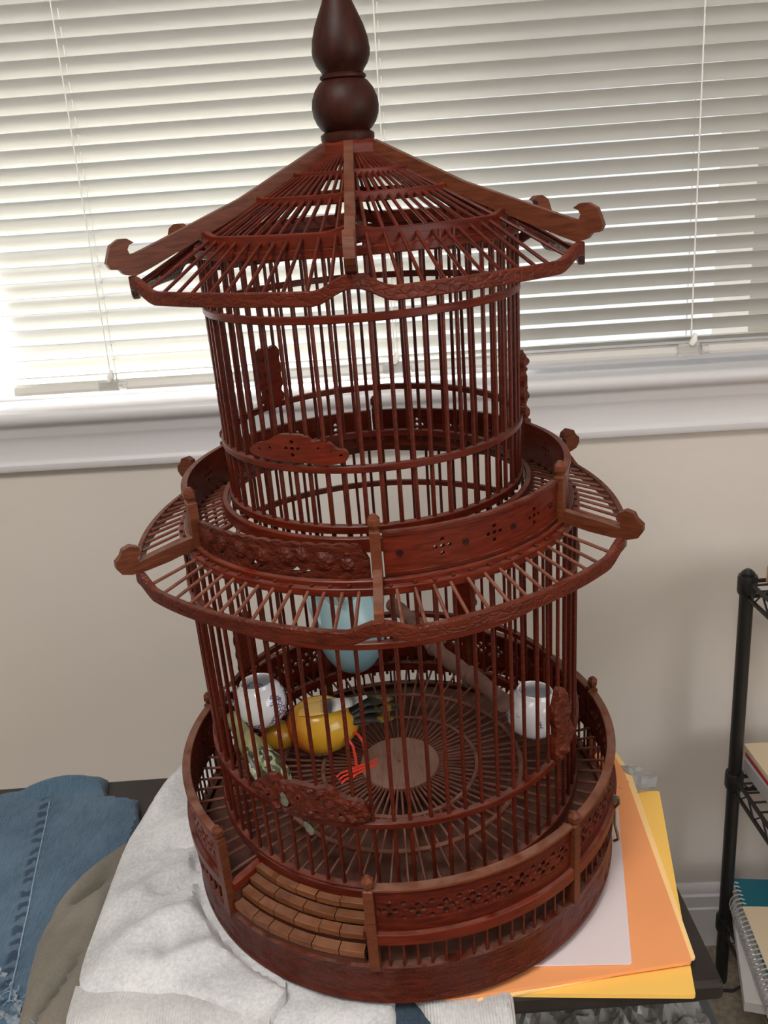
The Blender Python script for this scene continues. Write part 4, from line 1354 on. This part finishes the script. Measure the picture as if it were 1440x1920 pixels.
for q, (x0_, y0_, x1_, y1_, w_) in enumerate(((-0.385, 0.588, -0.306, 0.532, 0.011), (-0.372, 0.566, -0.300, 0.520, 0.008), (-0.350, 0.585, -0.318, 0.543, 0.006))):
    dx, dy = x1_ - x0_, y1_ - y0_
    L = hypot(dx, dy)
    ux, uy = dx / L, dy / L
    top_, bot_ = [], []
    for i in range(26):
        t = i / 25
        top_.append((x0_ + dx * t - uy * -(w_ + random.uniform(-0.003, 0.003)), y0_ + dy * t + ux * (w_ + random.uniform(-0.003, 0.003))))
        bot_.append((x0_ + dx * t + uy * -(w_ + random.uniform(-0.004, 0.003)), y0_ + dy * t - ux * (w_ + random.uniform(-0.004, 0.003))))
    local(cloth('frayed_hem', bot_ + top_[::-1], BZ + 0.014 + q * 0.0012, 0.0035, lambda x, y: 0.003 * nn(x, y, 190, 190, 0, 5.0 + q), M['denim_worn'], jn, 0.0028, 0.004, 0), jn)
for q in range(14):
    x, y = -0.372 + 0.07 * random.random(), 0.0
    y = 0.588 - (x + 0.385) * 0.70 + random.uniform(-0.006, 0.010)
    a = random.uniform(0, 2 * pi)
    p0 = Vector((x - jn.location.x, y - jn.location.y, 0.0195))
    MB().tube([p0, p0 + Vector((0.004 * cos(a), 0.004 * sin(a), 0.002)), p0 + Vector((0.008 * cos(a + 0.6), 0.008 * sin(a + 0.6), 0.0005))], 0.0004, 5).obj('loose_thread', M['thread'], jn)

kh = tag(empty('trousers', (-0.30, 0.60, BZ)), 'olive khaki garment crumpled between the jeans and the sweatshirt', 'trousers')
def fk(x, y):
    v = ridge(x, y, (-0.290, 0.725), (-0.322, 0.650), 0.012, 0.015) + ridge(x, y, (-0.284, 0.668), (-0.312, 0.625), 0.009, 0.009)
    v += ridge(x, y, (-0.312, 0.60), (-0.300, 0.52), 0.015, 0.007) - ridge(x, y, (-0.286, 0.595), (-0.303, 0.515), 0.0035, 0.008)
    v += ridge(x, y, (-0.284, 0.65), (-0.298, 0.585), 0.008, 0.006) - ridge(x, y, (-0.288, 0.690), (-0.308, 0.655), 0.006, 0.010)
    v += 0.002 * nn(x, y, 22, 14, 0.4, 6.0)
    return v
def under(x, y):
    return BZ + 0.034 - 0.016 * sstep(x, -0.292, -0.276)
local(cloth('leg', [(-0.270, 0.750), (-0.2840, 0.7378), (-0.2920, 0.7186), (-0.3087, 0.6864), (-0.3255, 0.6531), (-0.3313, 0.6214), (-0.3258, 0.5852), (-0.3187, 0.5519), (-0.3105, 0.495), (-0.245, 0.490), (-0.235, 0.60), (-0.245, 0.70)], BZ, 0.019, fk, M['khaki'], kh, 0.0042, 0.008, 1, lip=0.75, cap=under), kh)

# ------------------------------------------------------------------ grey tub and crumpled plastic below the bench
pl_, nt, pb = new_mat('crumpled_clear_plastic')
pb.inputs['Base Color'].default_value = (0.42, 0.42, 0.42, 1)
pb.inputs['Roughness'].default_value = 0.18
pb.inputs['Alpha'].default_value = 0.55
M['plastic'] = pl_
M['tub'] = plain('dark_grey_tub', (0.075, 0.082, 0.085), 0.5)
tub = tag(empty('storage_tub', (0.10, 0.68, FLOOR)), 'dark grey plastic tub standing under the bench', 'tub')
tz = -0.30 - FLOOR
b = MB()
b.box2((-0.07, -0.20, 0), (0.215, 0.17, tz - 0.02))
b.obj('tub_body', M['tub'], tub)
ld = MB().box2((-0.085, -0.215, tz - 0.02), (0.235, 0.185, tz)).obj('lid', M['tub'], tub)
bv = ld.modifiers.new('bevel', 'BEVEL')
bv.width, bv.segments = 0.008, 3
def crumple(name, pts, z, amp, label, seed, mat):
    def top(x, y, s):
        n1 = abs(noise.noise(Vector((x * 38, y * 38, seed)))) + 0.5 * abs(noise.noise(Vector((x * 90, y * 90, seed))))
        return (x, y, z + 0.0015 + amp * n1 - (0.0006 if s else 0))
    o = plate(smooth_poly(pts, 1), [], 0.006, top, 0.006).obj(name, mat)
    return tag(fix_normals(o), label, 'plastic')
crumple('plastic_sheet', [(0.06, 0.60), (0.30, 0.60), (0.322, 0.70), (0.315, 0.765), (0.30, 0.80), (0.17, 0.81), (0.08, 0.79)], -0.30, 0.035, 'crumpled clear plastic sheet lying on the tub under the bench', 1.0, pl_)
crumple('plastic_wrap', [(0.225, 0.775), (0.268, 0.779), (0.281, 0.808), (0.268, 0.826), (0.225, 0.835)], BZ, 0.012, 'scrap of clear plastic wrap behind the yellow folder', 5.0, pl_)

# ------------------------------------------------------------------ wire shelf unit
PX, PY = 0.4737, 1.0473
SX1, SY0 = 1.02, 0.690
sh = tag(empty('wire_shelf', (PX, PY, FLOOR)), 'black wire shelving unit against the wall on the right', 'shelf')
LV = (0.092, -0.2100, -0.4640)
for x, y in ((0, 0), (SX1 - PX, 0), (0, SY0 - PY), (SX1 - PX, SY0 - PY)):
    po = MB().lathe([(0.0078, 0.0), (0.0092, 0.004), (0.0092, 0.672), (0.0092, 0.676), (0.0085, 0.685), (0.004, 0.689)], 18).obj('post', M['blackmetal'], sh, True)
    po.location = (x, y, 0)
    for lv in LV:
        c = MB().lathe([(0.0112, -0.018), (0.0128, -0.014), (0.0128, 0.006), (0.0118, 0.009)], 18).obj('collar', M['blackmetal'], po, True)
        c.location = (0, 0, lv - FLOOR)
wire = MB().tube([(0, 0, 0), (SX1 - PX, 0, 0)], 0.0016, 6).mesh('shelf_wire', M['blackmetal'], True)
for lv in LV:
    zz = lv - FLOOR
    for y in (0, SY0 - PY):
        for dz in (0, -0.022):
            MB().tube([(0, y, zz + dz), (SX1 - PX, y, zz + dz)], 0.0030, 8).obj('shelf_rail', M['blackmetal'], sh, True)
        pz = [(i * (SX1 - PX) / 24, y, zz - (0.022 if i % 2 else 0)) for i in range(25)]
        MB().tube(pz, 0.0015, 6).obj('rail_truss', M['blackmetal'], sh)
    for x in (0, SX1 - PX):
        for dz in (0, -0.022):
            MB().tube([(x, 0, zz + dz), (x, SY0 - PY, zz + dz)], 0.0030, 8).obj('shelf_rail', M['blackmetal'], sh, True)
        pz = [(x, i * (SY0 - PY) / 16, zz - (0.022 if i % 2 else 0)) for i in range(17)]
        MB().tube(pz, 0.0015, 6).obj('rail_truss', M['blackmetal'], sh)
    nw = 17
    for i in range(1, nw):
        link('shelf_wire', wire, sh, (0, (SY0 - PY) * i / nw, zz + 0.003))

# things on the shelves
def slab(name, left, right_w, depth, z0, z1, mat, label, cat, rot=0.0, bev=0.001):
    """box with its far left corner at left, running right and towards the viewer"""
    o = MB().box2((0, -depth, 0), (right_w, 0, z1 - z0)).obj(name, mat)
    o.location = (left[0], left[1], z0)
    o.rotation_euler = (0, 0, rot)
    m = o.modifiers.new('bevel', 'BEVEL')
    m.width, m.segments = bev, 2
    return tag(o, label, cat)
M['pine'] = wood('pale_pine', (0.45, 0.27, 0.15), (0.62, 0.40, 0.24), 0.5, 0.0)
M['manila'] = plain('cream_card', (0.62, 0.50, 0.34), 0.7)
M['redcover'] = plain('red_book_cover', (0.42, 0.03, 0.035), 0.5)
M['greybox'] = plain('grey_box_card', (0.40, 0.39, 0.40), 0.6)
M['teal'] = plain('teal_notebook_cover', (0.006, 0.115, 0.16), 0.4)
M['pages'] = plain('paper_pages', (0.58, 0.56, 0.54), 0.8)
M['coil'] = plain('silver_coil', (0.50, 0.49, 0.48), 0.4, 0.3)
slab('wood_block', (0.4895, 1.030), 0.24, 0.20, 0.0975, 0.1205, M['pine'], 'pale wooden board on the top wire shelf', 'board', 0.0)
slab('storage_box', (0.4885, 1.052), 0.30, 0.22, -0.2050, -0.1835, M['greybox'], 'flat grey box at the bottom of the middle shelf pile', 'box', 0.02)
bk = slab('book', (0.4915, 1.058), 0.28, 0.21, -0.1830, -0.1745, M['redcover'], 'red book between the grey box and the cream card', 'book', 0.0)
slab('card_folder', (0.4900, 1.061), 0.28, 0.21, -0.1740, -0.1650, M['manila'], 'cream card folder on top of the middle shelf pile', 'folder', 0.0)
NR = 0.0
wp_ = slab('paper_stack', (0.4900, 1.066), 0.22, 0.19, -0.4590, -0.4420, M['pages'], 'pile of white papers under the spiral notebook on the lowest shelf', 'papers', -0.30)
nb_ = tag(empty('spiral_notebook', (0.4900, 1.064, -0.4415), (0, 0, -0.145)), 'teal spiral notebook with a silver coil on the lowest wire shelf', 'notebook')
MB().box2((0.004, -0.23, 0.0), (0.24, 0, 0.034)).obj('pages', M['pages'], nb_)
MB().box2((0.0, -0.232, 0.0345), (0.242, 0.002, 0.0375)).obj('cover', M['teal'], nb_)
for i in range(26):
    y = -0.008 - i * 0.0085
    MB().tube([(0.0045 + 0.0125 * cos(a) - 0.004, y + 0.003 * a / 6.28, 0.0200 + 0.0190 * sin(a)) for a in [2 * pi * j / 12 for j in range(13)]], 0.0011, 5).obj('coil_ring', M['coil'], nb_)
slab('cream_card', (0.4800, 1.008), 0.20, 0.17, -0.4035, -0.4020, M['manila'], 'cream card lying on the teal notebook', 'card', -0.115)
crd = MB().tube([(0.40, 1.040, FLOOR + 0.004), (0.4194, 1.0379, FLOOR + 0.004), (0.440, 1.030, FLOOR + 0.004), (0.462, 1.0270, FLOOR + 0.004), (0.4827, 1.0230, FLOOR + 0.004), (0.5083, 1.0326, FLOOR + 0.006), (0.5192, 1.0198, FLOOR + 0.004), (0.5400, 1.0029, FLOOR + 0.004), (0.60, 0.99, FLOOR + 0.004)], 0.0022, 8).obj('power_cord', M['blackmetal'], None, True)
tag(crd, 'thin dark cord running over the carpet by the shelf foot', 'cord')
